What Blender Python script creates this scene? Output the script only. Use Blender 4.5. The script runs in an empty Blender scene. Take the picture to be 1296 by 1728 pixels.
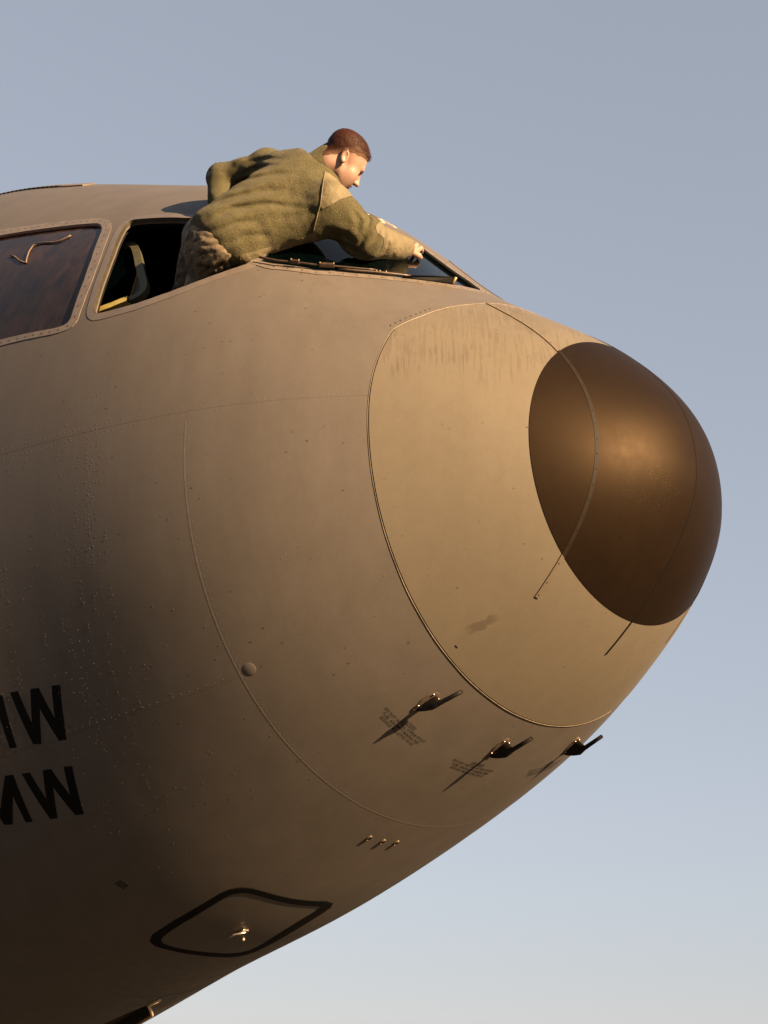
import bpy, bmesh, math, random
import numpy as np
from mathutils import Vector, Matrix
from mathutils.geometry import delaunay_2d_cdt
from mathutils.bvhtree import BVHTree
R = math.radians
rng = np.random.default_rng(7)
random.seed(7)
scene = bpy.context.scene
COL = scene.collection

# ------------------------------------------------------------------ camera
GZ = 3.44                                   # height of the nose tip above the apron
YAW, PIT, ROL, FPX = 0.7414, 0.3279, 0.0162, 2631.27
CAM = np.array([2.3571, -4.0094, -1.7113 + GZ])
_dh = np.array([-math.sin(YAW), math.cos(YAW), 0.0]); _z = np.array([0, 0, 1.0])
CD = _dh*math.cos(PIT) + _z*math.sin(PIT)
_r = np.cross(CD, _z); _r /= np.linalg.norm(_r); _u = np.cross(_r, CD)
CR = math.cos(ROL)*_r + math.sin(ROL)*_u
CU = -math.sin(ROL)*_r + math.cos(ROL)*_u
camd = bpy.data.cameras.new('camera'); cam = bpy.data.objects.new('camera', camd); COL.objects.link(cam)
cam.matrix_world = Matrix(((CR[0], CU[0], -CD[0], CAM[0]), (CR[1], CU[1], -CD[1], CAM[1]), (CR[2], CU[2], -CD[2], CAM[2]), (0, 0, 0, 1)))
camd.sensor_fit = 'VERTICAL'; camd.sensor_height = 24.0; camd.lens = FPX/1728*24.0
camd.clip_start = 0.1; camd.clip_end = 20000
scene.camera = cam

# ------------------------------------------------------------------ sky, sun, exposure
SUN_EL, SUN_AZ = R(19.0), R(-2.5)           # azimuth from +X (ahead of the aircraft) towards starboard (-Y)
sv = Vector((math.cos(SUN_EL)*math.cos(SUN_AZ), -math.cos(SUN_EL)*math.sin(SUN_AZ), math.sin(SUN_EL)))
world = bpy.data.worlds.new('World'); scene.world = world; world.use_nodes = True
wn = world.node_tree.nodes; wl = world.node_tree.links
bg = wn['Background']
sky = wn.new('ShaderNodeTexSky'); sky.sky_type = 'NISHITA'; sky.sun_disc = False
sky.sun_elevation = SUN_EL
sky.sun_rotation = math.pi/2 - math.atan2(sv.y, sv.x)
sky.air_density = 1.0; sky.dust_density = 0.0; sky.ozone_density = 5.0; sky.altitude = 0
tint = wn.new('ShaderNodeMix'); tint.data_type = 'RGBA'; tint.blend_type = 'MULTIPLY'; tint.inputs[0].default_value = 1.0
tint.inputs[7].default_value = (0.995, 0.980, 1.02, 1)
hsv = wn.new('ShaderNodeHueSaturation'); hsv.inputs['Saturation'].default_value = 0.56
gam = wn.new('ShaderNodeGamma'); gam.inputs[1].default_value = 0.38; wl.new(sky.outputs[0], gam.inputs[0])
wl.new(gam.outputs[0], hsv.inputs['Color']); wl.new(hsv.outputs[0], tint.inputs[6]); wl.new(tint.outputs[2], bg.inputs[0])
bg.inputs[1].default_value = 0.0545
sl = bpy.data.lights.new('sun', 'SUN'); sl.energy = 5.0; sl.angle = R(0.53); sl.color = (1.0, 0.66, 0.345)
so = bpy.data.objects.new('sun', sl); COL.objects.link(so)
so.rotation_euler = sv.to_track_quat('Z', 'Y').to_euler(); so.location = (20, 0, 20)
scene.view_settings.view_transform = 'Standard'; scene.view_settings.look = 'None'
scene.view_settings.exposure = 2.62; scene.view_settings.gamma = 1.0
scene.view_settings.use_curve_mapping = False

# ------------------------------------------------------------------ materials
def lin(r, g, b): return tuple(((c/255+.055)/1.055)**2.4 if c > 10 else c/255/12.92 for c in (r, g, b)) + (1,)
class N:
    """small node-building helper"""
    def __init__(s, name):
        s.m = bpy.data.materials.new(name); s.m.use_nodes = True
        s.t = s.m.node_tree; s.n = s.t.nodes; s.l = s.t.links
        s.b = s.n['Principled BSDF']; s.out = s.n['Material Output']
    def set(s, **k):
        names = dict(base='Base Color', rough='Roughness', metal='Metallic', spec='Specular IOR Level', coat='Coat Weight', coatr='Coat Roughness',
                     sheen='Sheen Weight', sheenr='Sheen Roughness', sheent='Sheen Tint', trans='Transmission Weight', sss='Subsurface Weight', sssr='Subsurface Radius', ssss='Subsurface Scale', normal='Normal')
        for a, v in k.items():
            sock = s.b.inputs[names[a]]
            if isinstance(v, bpy.types.NodeSocket): s.l.new(v, sock)
            else: sock.default_value = v
        return s
    def new(s, typ, **k):
        n = s.n.new(typ)
        for a, v in k.items(): setattr(n, a, v)
        return n
    def inp(s, n, i, v):
        if isinstance(v, bpy.types.NodeSocket): s.l.new(v, n.inputs[i])
        else: n.inputs[i].default_value = v
    def geo(s):
        if not hasattr(s, '_g'): s._g = s.new('ShaderNodeNewGeometry').outputs['Position']
        return s._g
    def scaled(s, sc, off=(0, 0, 0), rot=(0, 0, 0)):
        n = s.new('ShaderNodeMapping'); s.inp(n, 0, s.geo()); n.inputs[1].default_value = off; n.inputs[2].default_value = rot; n.inputs[3].default_value = sc
        return n.outputs[0]
    def noise(s, sc, detail=4, rough=.5, vec=None, scale=1.0, dist=0.0):
        n = s.new('ShaderNodeTexNoise'); s.inp(n, 'Vector', vec if vec is not None else s.scaled(sc if isinstance(sc, tuple) else (sc,)*3))
        n.inputs['Scale'].default_value = scale; n.inputs['Detail'].default_value = detail; n.inputs['Roughness'].default_value = rough; n.inputs['Distortion'].default_value = dist
        return n.outputs[0]
    def ramp(s, v, *stops):
        n = s.new('ShaderNodeValToRGB'); s.inp(n, 0, v); e = n.color_ramp.elements
        while len(e) < len(stops): e.new(.5)
        for q, (p, c) in zip(e, stops): q.position = p; q.color = c if len(c) == 4 else tuple(c)+(1,)
        return n.outputs[0]
    def mr(s, v, a, b, c=0, d=1, smooth=False):
        n = s.new('ShaderNodeMapRange'); s.inp(n, 0, v)
        if smooth: n.interpolation_type = 'SMOOTHSTEP'
        for i, q in enumerate((a, b, c, d)): n.inputs[i+1].default_value = q
        return n.outputs[0]
    def math(s, op, a, b=0.0, clamp=False):
        n = s.new('ShaderNodeMath', operation=op); s.inp(n, 0, a); s.inp(n, 1, b); n.use_clamp = clamp; return n.outputs[0]
    def mix(s, f, a, b, mode='MIX'):
        n = s.new('ShaderNodeMix', data_type='RGBA', blend_type=mode); s.inp(n, 0, f); s.inp(n, 6, a); s.inp(n, 7, b); return n.outputs[2]
    def bump(s, h, strength=.3, dist=.01, prev=None):
        n = s.new('ShaderNodeBump'); s.inp(n, 'Height', h); n.inputs['Strength'].default_value = strength; n.inputs['Distance'].default_value = dist
        if prev is not None: s.l.new(prev, n.inputs['Normal'])
        return n.outputs[0]
    def xyz(s):
        n = s.new('ShaderNodeSeparateXYZ'); s.inp(n, 0, s.geo()); return n.outputs
def c4(r, g, b): return (r, g, b, 1.0)

def dirty_paint(name, col, rough=.42, var=.10, streak=.10, spec=.4, wave=.12, rv=.06):
    m = N(name)
    v1 = m.noise(1.1, 5, .6); v2 = m.noise((9, 9, .8), 4, .6); v3 = m.noise(24, 6, .65); v4 = m.noise(120, 3, .6)
    k = m.math('ADD', m.mr(v1, .3, .7, 1-var, 1+var), m.mr(v2, .35, .7, -streak, streak))
    k = m.math('ADD', k, m.mr(v3, .3, .7, -.022, .022)); k = m.math('ADD', k, m.mr(v4, .3, .7, -.025, .025))
    n = m.new('ShaderNodeVectorMath', operation='SCALE'); n.inputs[0].default_value = col[:3]; m.l.new(k, n.inputs['Scale'])
    base = n.outputs[0]
    # wind-blown specks of dirt, elongated along the airflow
    vo = m.new('ShaderNodeTexVoronoi', feature='F1'); m.inp(vo, 'Vector', m.scaled((14, 34, 34), rot=(0, R(22), 0))); vo.inputs['Scale'].default_value = 1
    sp = m.math('MULTIPLY', m.mr(vo.outputs['Distance'], .07, .14, 1, 0), m.mr(m.noise(5, 2), .46, .58))
    pick = m.new('ShaderNodeSeparateColor'); m.l.new(vo.outputs['Color'], pick.inputs[0])
    sp = m.math('MULTIPLY', sp, m.mr(pick.outputs[0], .50, .55))
    base = m.mix(m.math('MULTIPLY', sp, .7), base, c4(*(q*.35 for q in col[:3])))
    m.set(base=base, spec=spec, rough=m.mr(v3, .3, .7, rough-rv, rough+rv))
    nb = m.bump(m.noise(2.6, 2, .4), wave, .02); nb = m.bump(m.noise(260, 2), .05, .002, nb)
    m.set(normal=nb); m.base = base
    return m
PAINT = dirty_paint('grey_fuselage_paint', c4(.0645, .0570, .0520), .45, .065, .06, spec=.13, wave=.10)
PAINT2 = dirty_paint('grey_fuselage_paint_aft', c4(.0625, .0558, .0512), .45, .065, .06, spec=.13, wave=.10)
RADOME = dirty_paint('tan_radome_paint', c4(.0795, .069, .0545), .48, .04, .03, wave=.03, spec=.13)
# water run marks below the top edge of the radome and one oily smear
def radome_marks():
    m = RADOME; x, y, z = m.xyz()
    wob = m.noise(9, 3)
    cb = m.new('ShaderNodeCombineXYZ'); m.l.new(m.math('ADD', m.math('MULTIPLY', x, .741*95), m.math('MULTIPLY', y, .671*95)), cb.inputs[0]); m.l.new(m.math('MULTIPLY', z, 7), cb.inputs[2]); v = m.noise(None, 5, .62, vec=cb.outputs[0], dist=.35)
    hi = m.mr(z, GZ+.17, GZ+.48, .18, .62)
    th = m.math('SUBTRACT', 1.0, hi)
    f = m.math('GREATER_THAN', m.math('ADD', v, m.mr(wob, .3, .7, -.05, .05)), m.math('ADD', th, .1))
    f = m.mr(m.math('SUBTRACT', m.math('ADD', v, m.mr(wob, .3, .7, -.07, .07)), m.math('ADD', m.math('MULTIPLY', th, .30), .345)), -.01, .02)
    f = m.math('MULTIPLY', f, m.mr(z, GZ+.14, GZ+.24))
    f = m.math('MULTIPLY', f, m.mr(y, -.2, .0, 1, .25))
    b = m.mix(m.math('MULTIPLY', f, m.mr(m.noise(7, 3), .35, .65, .12, .5)), m.base, c4(.050, .040, .031))
    # smear: distance to a short line on the surface
    p0, p1 = (smA, smB)
    vm = m.new('ShaderNodeVectorMath', operation='SUBTRACT'); m.l.new(m.geo(), vm.inputs[0]); vm.inputs[1].default_value = p0
    dv = np.array(p1)-np.array(p0); Ln = np.linalg.norm(dv); dv = dv/Ln
    dt = m.new('ShaderNodeVectorMath', operation='DOT_PRODUCT'); m.l.new(vm.outputs[0], dt.inputs[0]); dt.inputs[1].default_value = tuple(dv)
    t = dt.outputs['Value']
    ln = m.new('ShaderNodeVectorMath', operation='LENGTH'); m.l.new(vm.outputs[0], ln.inputs[0])
    d = m.math('SQRT', m.math('MAXIMUM', m.math('SUBTRACT', m.math('POWER', ln.outputs['Value'], 2), m.math('POWER', t, 2)), 0))
    w = m.math('ADD', .013, m.mr(m.noise(40, 3), .3, .7, -.006, .006))
    s = m.math('MULTIPLY', m.mr(m.math('SUBTRACT', d, w), -.002, .004, 1, 0), m.math('MULTIPLY', m.mr(t, 0, .03), m.mr(t, Ln-.03, Ln, 1, 0)))
    b = m.mix(m.math('MULTIPLY', s, .75), b, c4(.052, .043, .034))
    m.set(base=b)
BOOT = dirty_paint('dark_brown_erosion_boot', c4(.0050, .0030, .0019), .52, .16, .10, spec=.098, wave=.0, rv=.025)
def boot_marks():
    m = BOOT
    vo = m.new('ShaderNodeTexVoronoi', feature='F1'); m.inp(vo, 'Vector', m.scaled((60, 60, 60)))
    pick = m.new('ShaderNodeSeparateColor'); m.l.new(vo.outputs['Color'], pick.inputs[0])
    near = m.mr(m.noise(16, 3), .42, .60)
    dd = m.new('ShaderNodeVectorMath', operation='DISTANCE'); m.l.new(m.geo(), dd.inputs[0]); dd.inputs[1].default_value = (-.035, -.19, GZ-.06); near = m.math('MULTIPLY', near, m.mr(dd.outputs['Value'], .05, .15, 1, 0))
    lo = m.math('MULTIPLY', m.mr(vo.outputs['Distance'], .10, .28, 1, 0), m.math('MULTIPLY', near, m.mr(pick.outputs[1], .6, .65)))
    b = m.mix(m.math('MULTIPLY', lo, .55), m.base, c4(.16, .125, .08))
    m.set(base=b)
BOOT.b.inputs['Specular Tint'].default_value = (1.0, .70, .42, 1)
boot_marks()
def simple(name, col, rough=.5, spec=.4, metal=0, nz=30, amp=.15, bump=.1):
    m = N(name); v = m.noise(nz, 5, .6); n = m.new('ShaderNodeVectorMath', operation='SCALE'); n.inputs[0].default_value = col[:3]
    m.l.new(m.mr(v, .3, .7, 1-amp, 1+amp), n.inputs['Scale'])
    m.set(base=n.outputs[0], rough=m.mr(v, .3, .7, rough-.05, rough+.08), spec=spec, metal=metal)
    if bump: m.set(normal=m.bump(m.noise(nz*3, 3), bump, .004))
    return m
TRIM = simple('worn_frame_metal', c4(.086, .072, .063), .45, .3, 0, 22, .18)
RIVET = simple('rivet_heads', c4(.028, .021, .017), .6, .2)
RIVETP = simple('painted_rivet_heads', c4(.075, .066, .060), .4, .3)
BLACKP = simple('black_stencil_paint', c4(.003, .003, .0032), .7, .06, 0, 60, .2, 0)
WHITEP = simple('white_stencil_paint', c4(.30, .28, .26), .55, .3, 0, 60, .1, 0)
SEAL = simple('black_door_seal', c4(.003, .003, .003), .7, .06, 0, 60, .2)
PITOT = simple('dark_probe_metal', c4(.0045, .0035, .003), .5, .18, 0, 60, .25)
PLATE = simple('probe_base_plate', c4(.060, .044, .033), .4, .4, .2, 60, .15)
STEEL = simple('bright_steel', c4(.55, .47, .38), .3, .5, .9, 80, .1)
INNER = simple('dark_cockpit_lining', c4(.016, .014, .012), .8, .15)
LIT_PRIMER = simple('lit_yellow_green_primer', c4(.22, .175, .055), .5, .4, 0, 40, .15)
OLIVEFR = simple('dark_olive_window_frame', c4(.035, .034, .019), .55, .3, 0, 40, .2)
RUBBER = simple('black_rubber', c4(.005, .005, .005), .7, .12)
WIPER = simple('rusty_brown_wiper_metal', c4(.026, .015, .010), .45, .5, .2, 70, .35)
BRASS = simple('brass_fitting', c4(.14, .095, .045), .4, .4, .3, 80, .2)
SQUIGGLE = simple('pale_squiggle', c4(.075, .055, .042), .6, .3)
def glass_mat(name, tr, dirt_haze=0.0, dcol=(.12, .085, .07), rough=.02, ior=1.5):
    m = N(name); m.n.remove(m.b)
    gl = m.new('ShaderNodeBsdfGlossy'); gl.inputs['Roughness'].default_value = rough
    tp = m.new('ShaderNodeBsdfTransparent'); tp.inputs[0].default_value = tr+(1,)
    fr = m.new('ShaderNodeFresnel'); fr.inputs[0].default_value = ior
    m1 = m.new('ShaderNodeMixShader'); m.l.new(fr.outputs[0], m1.inputs[0]); m.l.new(tp.outputs[0], m1.inputs[1]); m.l.new(gl.outputs[0], m1.inputs[2])
    if dirt_haze:
        df = m.new('ShaderNodeBsdfDiffuse'); df.inputs[0].default_value = dcol+(1,)
        a = m.noise(None, 6, .7, vec=m.scaled((14, 14, 3), rot=(0, R(-22), 0)), dist=.4); b = m.noise(3, 3)
        f = m.math('MULTIPLY', m.mr(a, .35, .75, .15, 1), m.mr(b, .3, .7, dirt_haze*.5, dirt_haze))
        m2 = m.new('ShaderNodeMixShader'); m.l.new(f, m2.inputs[0]); m.l.new(m1.outputs[0], m2.inputs[1]); m.l.new(df.outputs[0], m2.inputs[2]); m1 = m2
    m.l.new(m1.outputs[0], m.out.inputs[0]); return m
GLASS = glass_mat('dark_windshield_glass', (.14, .19, .20), .05, (.010, .040, .050), ior=1.22)  # diffuse teal haze paints a reflected tint into the glass
GLASS3 = glass_mat('smeared_side_window_glass', (.20, .16, .17), .50, (.070, .043, .038), .05, ior=1.3)

# ------------------------------------------------------------------ fuselage surface
SK = np.array([0, .03, .12, .3, .55, .9, 1.35, 1.9, 2.6, 3.4, 4.4, 6.0, 9.0]); TK = np.sqrt(SK)
KV = [np.array(v) for v in (
 [0, .1699, .3497, .5628, .7783, 1.0078, 1.162, 1.255, 1.348, 1.442, 1.55, 1.70, 1.80],
 [0, .1766, .3257, .5015, .6742, .9513, 1.3668, 1.6307, 1.9173, 2.1545, 2.145, 2.12, 2.10],
 [0, -.1373, -.2966, -.4918, -.6825, -.8897, -1.1155, -1.348, -1.5666, -1.842, -2.032, -2.20, -2.25],
 [0, .0063, .0009, .0332, .083, .0706, .0809, .1095, -.0384, -.1478, -.2343, -.30, -.34])]
def _spl(t, v):
    n = len(t); h = np.diff(t); A = np.zeros((n, n)); b = np.zeros(n); A[0, 0] = 1; A[0, 1] = -1; A[-1, -1] = 1
    for i in range(1, n-1):
        A[i, i-1] = h[i-1]; A[i, i] = 2*(h[i-1]+h[i]); A[i, i+1] = h[i]; b[i] = 6*((v[i+1]-v[i])/h[i]-(v[i]-v[i-1])/h[i-1])
    return np.linalg.solve(A, b)
KM = [_spl(TK, v) for v in KV]
def section(s):
    t = np.sqrt(np.clip(s, 0, 9.0)); i = np.clip(np.searchsorted(TK, t, side='right')-1, 0, len(TK)-2); h = TK[i+1]-TK[i]
    a = (TK[i+1]-t)/h; b = (t-TK[i])/h
    return [a*v[i]+b*v[i+1]+((a**3-a)*m[i]+(b**3-b)*m[i+1])*h*h/6 for v, m in zip(KV, KM)]
def S(s, th):
    """point on the skin: s metres aft of the nose tip, th degrees round the section (90 crown, 180 starboard, 270 keel)"""
    s = np.asarray(s, float); th = np.radians(np.asarray(th, float)); w, tp, bt, zc = section(s); c, sn = np.cos(th), np.sin(th)
    return np.stack([-s+0*th, w*c, zc+np.where(sn >= 0, tp-zc, zc-bt)*sn+GZ], -1)
def SN(s, th):
    s = np.asarray(s, float); th = np.asarray(th, float); e = 2e-3
    s0 = np.maximum(s-e, 1e-5)
    a = S(s+e, th)-S(s0, th); b = S(s, th+.1)-S(s, th-.1); n = np.cross(b, a); n /= np.linalg.norm(n, axis=-1, keepdims=True)+1e-12
    w, tp, bt, zc = section(s); r = S(s, th)-np.stack([-s, 0*s, zc+GZ], -1)
    sg = np.sign((n*r).sum(-1)); return n*np.where(sg == 0, 1, sg)[..., None]
def SO(s, th, off): return S(s, th)+SN(s, th)*np.asarray(off, float)[..., None] if np.ndim(off) else S(s, th)+SN(s, th)*off
def frame(s, th):
    X = S(s, th); n = SN(s, th); f = np.array([1., 0, 0])-n[0]*n; f /= np.linalg.norm(f); return X, n, f, np.cross(n, f)   # point, normal, forward tangent, side tangent
def on(px, py, off=0.0):
    """(s, th) where the line of sight through photograph pixel (px, py) meets the skin lifted by off"""
    q = np.array([1.6, 150.])
    def f(q): P = SO(q[0], q[1], off)-CAM; z = P@CD; return np.array([648+FPX*(P@CR)/z-px, 864-FPX*(P@CU)/z-py])
    for _ in range(25):
        r = f(q); Jm = np.stack([(f(q+[1e-4, 0])-r)/1e-4, (f(q+[0, 1e-2])-r)/1e-2], 1); q = q-np.clip(np.linalg.solve(Jm, r), [-.2, -8], [.2, 8])
    return float(q[0]), float(q[1])
smA, smB = tuple(S(.553, 233.6)), tuple(S(.455, 234.2))
radome_marks()

# ------------------------------------------------------------------ object helpers
def empty(name, loc):
    o = bpy.data.objects.new(name, None); o.location = loc; COL.objects.link(o); return o
def link(name, me, mat, parent=None):
    o = bpy.data.objects.new(name, me); COL.objects.link(o)
    for m in (mat if isinstance(mat, (list, tuple)) else [mat]): me.materials.append(m.m if isinstance(m, N) else m)
    if parent is not None:
        o.parent = parent; p = parent; off = Vector((0, 0, 0))
        while p is not None: off += Vector(p.location); p = p.parent
        o.location = -off
    return o
def mesh(name, V, F, smooth=True):
    me = bpy.data.meshes.new(name); me.from_pydata([tuple(map(float, v)) for v in V], [], [tuple(map(int, f)) for f in F]); me.validate(verbose=False); me.update()
    if smooth: me.polygons.foreach_set('use_smooth', [True]*len(me.polygons))
    return me
def add(name, V, F, mat, parent=None, smooth=True): return link(name, mesh(name, V, F, smooth), mat, parent)
def merge(parts):
    V, F, o = [], [], 0
    for v, f in parts:
        V += [tuple(q) for q in v]; F += [tuple(i+o for i in q) for q in f]; o += len(v)
    return V, F
def autosmooth(o, ang=40):
    me = o.data; bm = bmesh.new(); bm.from_mesh(me)
    for e in bm.edges:
        e.smooth = not (len(e.link_faces) == 2 and e.calc_face_angle(0) > R(ang))
    bm.to_mesh(me); bm.free(); me.polygons.foreach_set('use_smooth', [True]*len(me.polygons)); return o
def tube(pts, r, n=8, cap=True):
    pts = np.array(pts, float); m = len(pts); rr = np.full(m, r) if np.isscalar(r) else np.array(r, float)
    t = np.gradient(pts, axis=0); t /= np.linalg.norm(t, axis=1, keepdims=True)+1e-12
    a = np.array([0, 0, 1.]) if abs(t[0][2]) < .9 else np.array([1., 0, 0]); u = np.cross(t[0], a); u /= np.linalg.norm(u); V = []; F = []
    for i in range(m):
        u = u-t[i]*(u@t[i]); u /= np.linalg.norm(u)+1e-12; w = np.cross(t[i], u)
        for k in range(n): q = 2*math.pi*k/n; V.append(pts[i]+rr[i]*(math.cos(q)*u+math.sin(q)*w))
    for i in range(m-1):
        for k in range(n): F.append((i*n+k, i*n+(k+1) % n, (i+1)*n+(k+1) % n, (i+1)*n+k))
    if cap: F.append(tuple(range(n))[::-1]); F.append(tuple((m-1)*n+k for k in range(n)))
    return V, F
def box(c, ax, h):
    """box with centre c, axes ax (3 unit rows), half sizes h"""
    V = [np.array(c)+sum(sg*hh*np.array(a) for sg, hh, a in zip(s, h, ax)) for s in ((-1,-1,-1),(1,-1,-1),(1,1,-1),(-1,1,-1),(-1,-1,1),(1,-1,1),(1,1,1),(-1,1,1))]
    return V, [(3,2,1,0),(4,5,6,7),(0,1,5,4),(1,2,6,5),(2,3,7,6),(3,0,4,7)]
KTH = .0205                                  # metres per degree round the nose, for the flat (s, th) plane
def refine(loop, step=.014, closed=True):
    out = []; n = len(loop)
    for i in range(n if closed else n-1):
        a = np.array(loop[i], float); b = np.array(loop[(i+1) % n], float); L = math.hypot(b[0]-a[0], (b[1]-a[1])*KTH)
        k = max(1, int(math.ceil(L/(step*(1+max(0, min(a[0], b[0])-3)*4)))))
        out += [tuple(a+(b-a)*j/k) for j in range(k)]
    if not closed: out.append(tuple(loop[-1]))
    return out
def rounded(loop, it=2):
    for _ in range(it):
        o = []
        for i in range(len(loop)):
            a = np.array(loop[i]); b = np.array(loop[(i+1) % len(loop)]); o += [tuple(.75*a+.25*b), tuple(.25*a+.75*b)]
        loop = o
    return loop
def area(loop): p = np.array(loop); q = np.roll(p, -1, 0); return .5*np.sum(p[:, 0]*q[:, 1]-q[:, 0]*p[:, 1])
def offset(loop, d):
    """grow (d > 0) a loop in the flat (s, th) plane"""
    p = np.array(loop, float); p[:, 1] *= KTH
    if area(p) < 0: p = p[::-1]
    t1 = p-np.roll(p, 1, 0); t2 = np.roll(p, -1, 0)-p
    t1 /= np.linalg.norm(t1, axis=1, keepdims=True)+1e-9; t2 /= np.linalg.norm(t2, axis=1, keepdims=True)+1e-9
    n = np.stack([t1[:, 1]+t2[:, 1], -(t1[:, 0]+t2[:, 0])], 1); n /= np.linalg.norm(n, axis=1, keepdims=True)+1e-9
    q = p+n*d; q[:, 1] /= KTH; return [tuple(x) for x in q]
def inside(P, loop):
    L = np.array(loop); x, y = P[:, 0], P[:, 1]; r = np.zeros(len(P), bool); j = len(L)-1
    for i in range(len(L)):
        xi, yi = L[i]; xj, yj = L[j]
        k = (yi > y) != (yj > y)
        if k.any(): r ^= k & (x < (xj-xi)*(y-yi)/((yj-yi) if yj != yi else 1e-12)+xi)
        j = i
    return r
def patch(name, outer, holes=(), ds=.035, dth=2.5, off=0.0, thick=.02, mat=None, parent=None, step=.014, do_refine=True, wall_mat=None):
    """a piece of skin: region of the (s, th) plane with holes, lifted by off, with edge walls going inwards by thick"""
    loops = [refine(l, step) if do_refine else list(l) for l in [outer]+list(holes)]
    po = np.array(loops[0]); s0, s1 = po[:, 0].min(), po[:, 0].max(); t0, t1 = po[:, 1].min(), po[:, 1].max()
    ss = [s0]
    while ss[-1] < s1: ss.append(ss[-1]+ds*(1+max(0, ss[-1]-3)*.8))
    G = np.array([(a, b+(dth/2 if i % 2 else 0)) for i, a in enumerate(ss) for b in np.arange(t0, t1+dth, dth)])
    keep = inside(G, loops[0])
    for h in loops[1:]: keep &= ~inside(G, h)
    G = G[keep]
    allp = np.concatenate([np.array(l) for l in loops]); sc = np.array([1, KTH])
    if len(G):
        dm = np.full(len(G), 1e9)
        for i in range(0, len(allp), 64):
            dm = np.minimum(dm, np.sqrt((((G[:, None]-allp[None, i:i+64])*sc)**2).sum(-1)).min(1))
        G = G[dm > min(ds, dth*KTH)*.45]
    pts = np.concatenate([allp, G]) if len(G) else allp
    edges = []; k = 0
    for l in loops: edges += [(k+i, k+(i+1) % len(l)) for i in range(len(l))]; k += len(l)
    res = delaunay_2d_cdt([Vector((p[0], p[1]*KTH)) for p in pts], edges, [], 0, 1e-6)
    P = np.array([(v[0], v[1]/KTH) for v in res[0]]); T = np.array([f for f in res[2] if len(f) == 3])
    cen = P[T].mean(1); k = inside(cen, loops[0])
    for h in loops[1:]: k &= ~inside(cen, h)
    T = T[k]; X = SO(P[:, 0], P[:, 1], off); NN = SN(P[:, 0], P[:, 1])
    fn = np.cross(X[T[:, 1]]-X[T[:, 0]], X[T[:, 2]]-X[T[:, 0]]); fl = (fn*NN[T[:, 0]]).sum(1) < 0; T[fl] = T[fl][:, ::-1]
    V = [tuple(v) for v in X]; F = [tuple(map(int, t)) for t in T]; LN = [NN[i] for t in T for i in t]; nf = len(F)
    if thick:
        for li, l in enumerate(loops):
            q = np.array(l); A = SO(q[:, 0], q[:, 1], off); B = SO(q[:, 0], q[:, 1], off-thick); b0 = len(V); n = len(l)
            V += [tuple(v) for v in A]+[tuple(v) for v in B]; ccw = (area(l) > 0) == (li == 0)
            for i in range(n):
                j = (i+1) % n; f = (b0+i, b0+j, b0+n+j, b0+n+i); f = f if ccw else f[::-1]
                a = np.array(V[f[1]])-V[f[0]]; bb = np.array(V[f[2]])-V[f[0]]; nn = np.cross(a, bb); nn /= np.linalg.norm(nn)+1e-12
                F.append(f); LN += [nn]*4
    me = bpy.data.meshes.new(name); me.from_pydata(V, [], F); me.polygons.foreach_set('use_smooth', [True]*len(F)); me.update()
    me.normals_split_custom_set([tuple(map(float, n)) for n in LN])
    o = link(name, me, mat, parent)
    if wall_mat is not None:
        me.materials.append(wall_mat.m); me.polygons.foreach_set('material_index', [0]*nf+[1]*(len(F)-nf))
    return o
def dots(name, pts, r, h, mat, parent, n=8, kind='stuff'):
    """small domed rivet heads on the skin, joined into one part; pts are (s, th, offset)"""
    parts = []
    for s, th, off in pts:
        X, nn, f, sd = frame(s, th); X = X+nn*off
        V = [X+r*(math.cos(2*math.pi*k/n)*f+math.sin(2*math.pi*k/n)*sd)-nn*.001 for k in range(n)]+[X+.7*r*(math.cos(2*math.pi*k/n)*f+math.sin(2*math.pi*k/n)*sd)+nn*h*.8 for k in range(n)]+[X+nn*h]
        parts.append((V, [(k, (k+1) % n, n+(k+1) % n, n+k) for k in range(n)]+[(n+k, n+(k+1) % n, 2*n) for k in range(n)]))
    V, F = merge(parts); o = add(name, V, F, mat, parent)
    if kind: o['kind'] = kind
    return o
def along(loop, gap, closed=True):
    """evenly spaced points along a loop in (s, th)"""
    p = np.array(list(loop)+([loop[0]] if closed else []), float); d = np.hypot(np.diff(p[:, 0]), np.diff(p[:, 1])*KTH); c = np.concatenate([[0], np.cumsum(d)])
    q = np.arange(gap/2, c[-1], gap); return [(float(np.interp(a, c, p[:, 0])), float(np.interp(a, c, p[:, 1]))) for a in q]
def mirror(loop): return [(s, 180-t) for s, t in loop]

# ------------------------------------------------------------------ ground
gm = N('apron_concrete'); v = gm.noise(.35, 6, .6); v2 = gm.noise(6, 5, .6)
gm.set(base=gm.mix(gm.mr(v2, .3, .7, 0, .6), gm.ramp(v, (.3, (.030, .027, .024, 1)), (.7, (.050, .045, .040, 1))), c4(.040, .036, .032)), rough=.9, spec=.2, normal=gm.bump(gm.noise(30, 5), .3, .01))
G = 6000.0
gr = add('apron', [(-G, -G, 0), (G, -G, 0), (G, G, 0), (-G, G, 0)], [(0, 1, 2, 3)], gm, None, False); gr['kind'] = 'structure'

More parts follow.
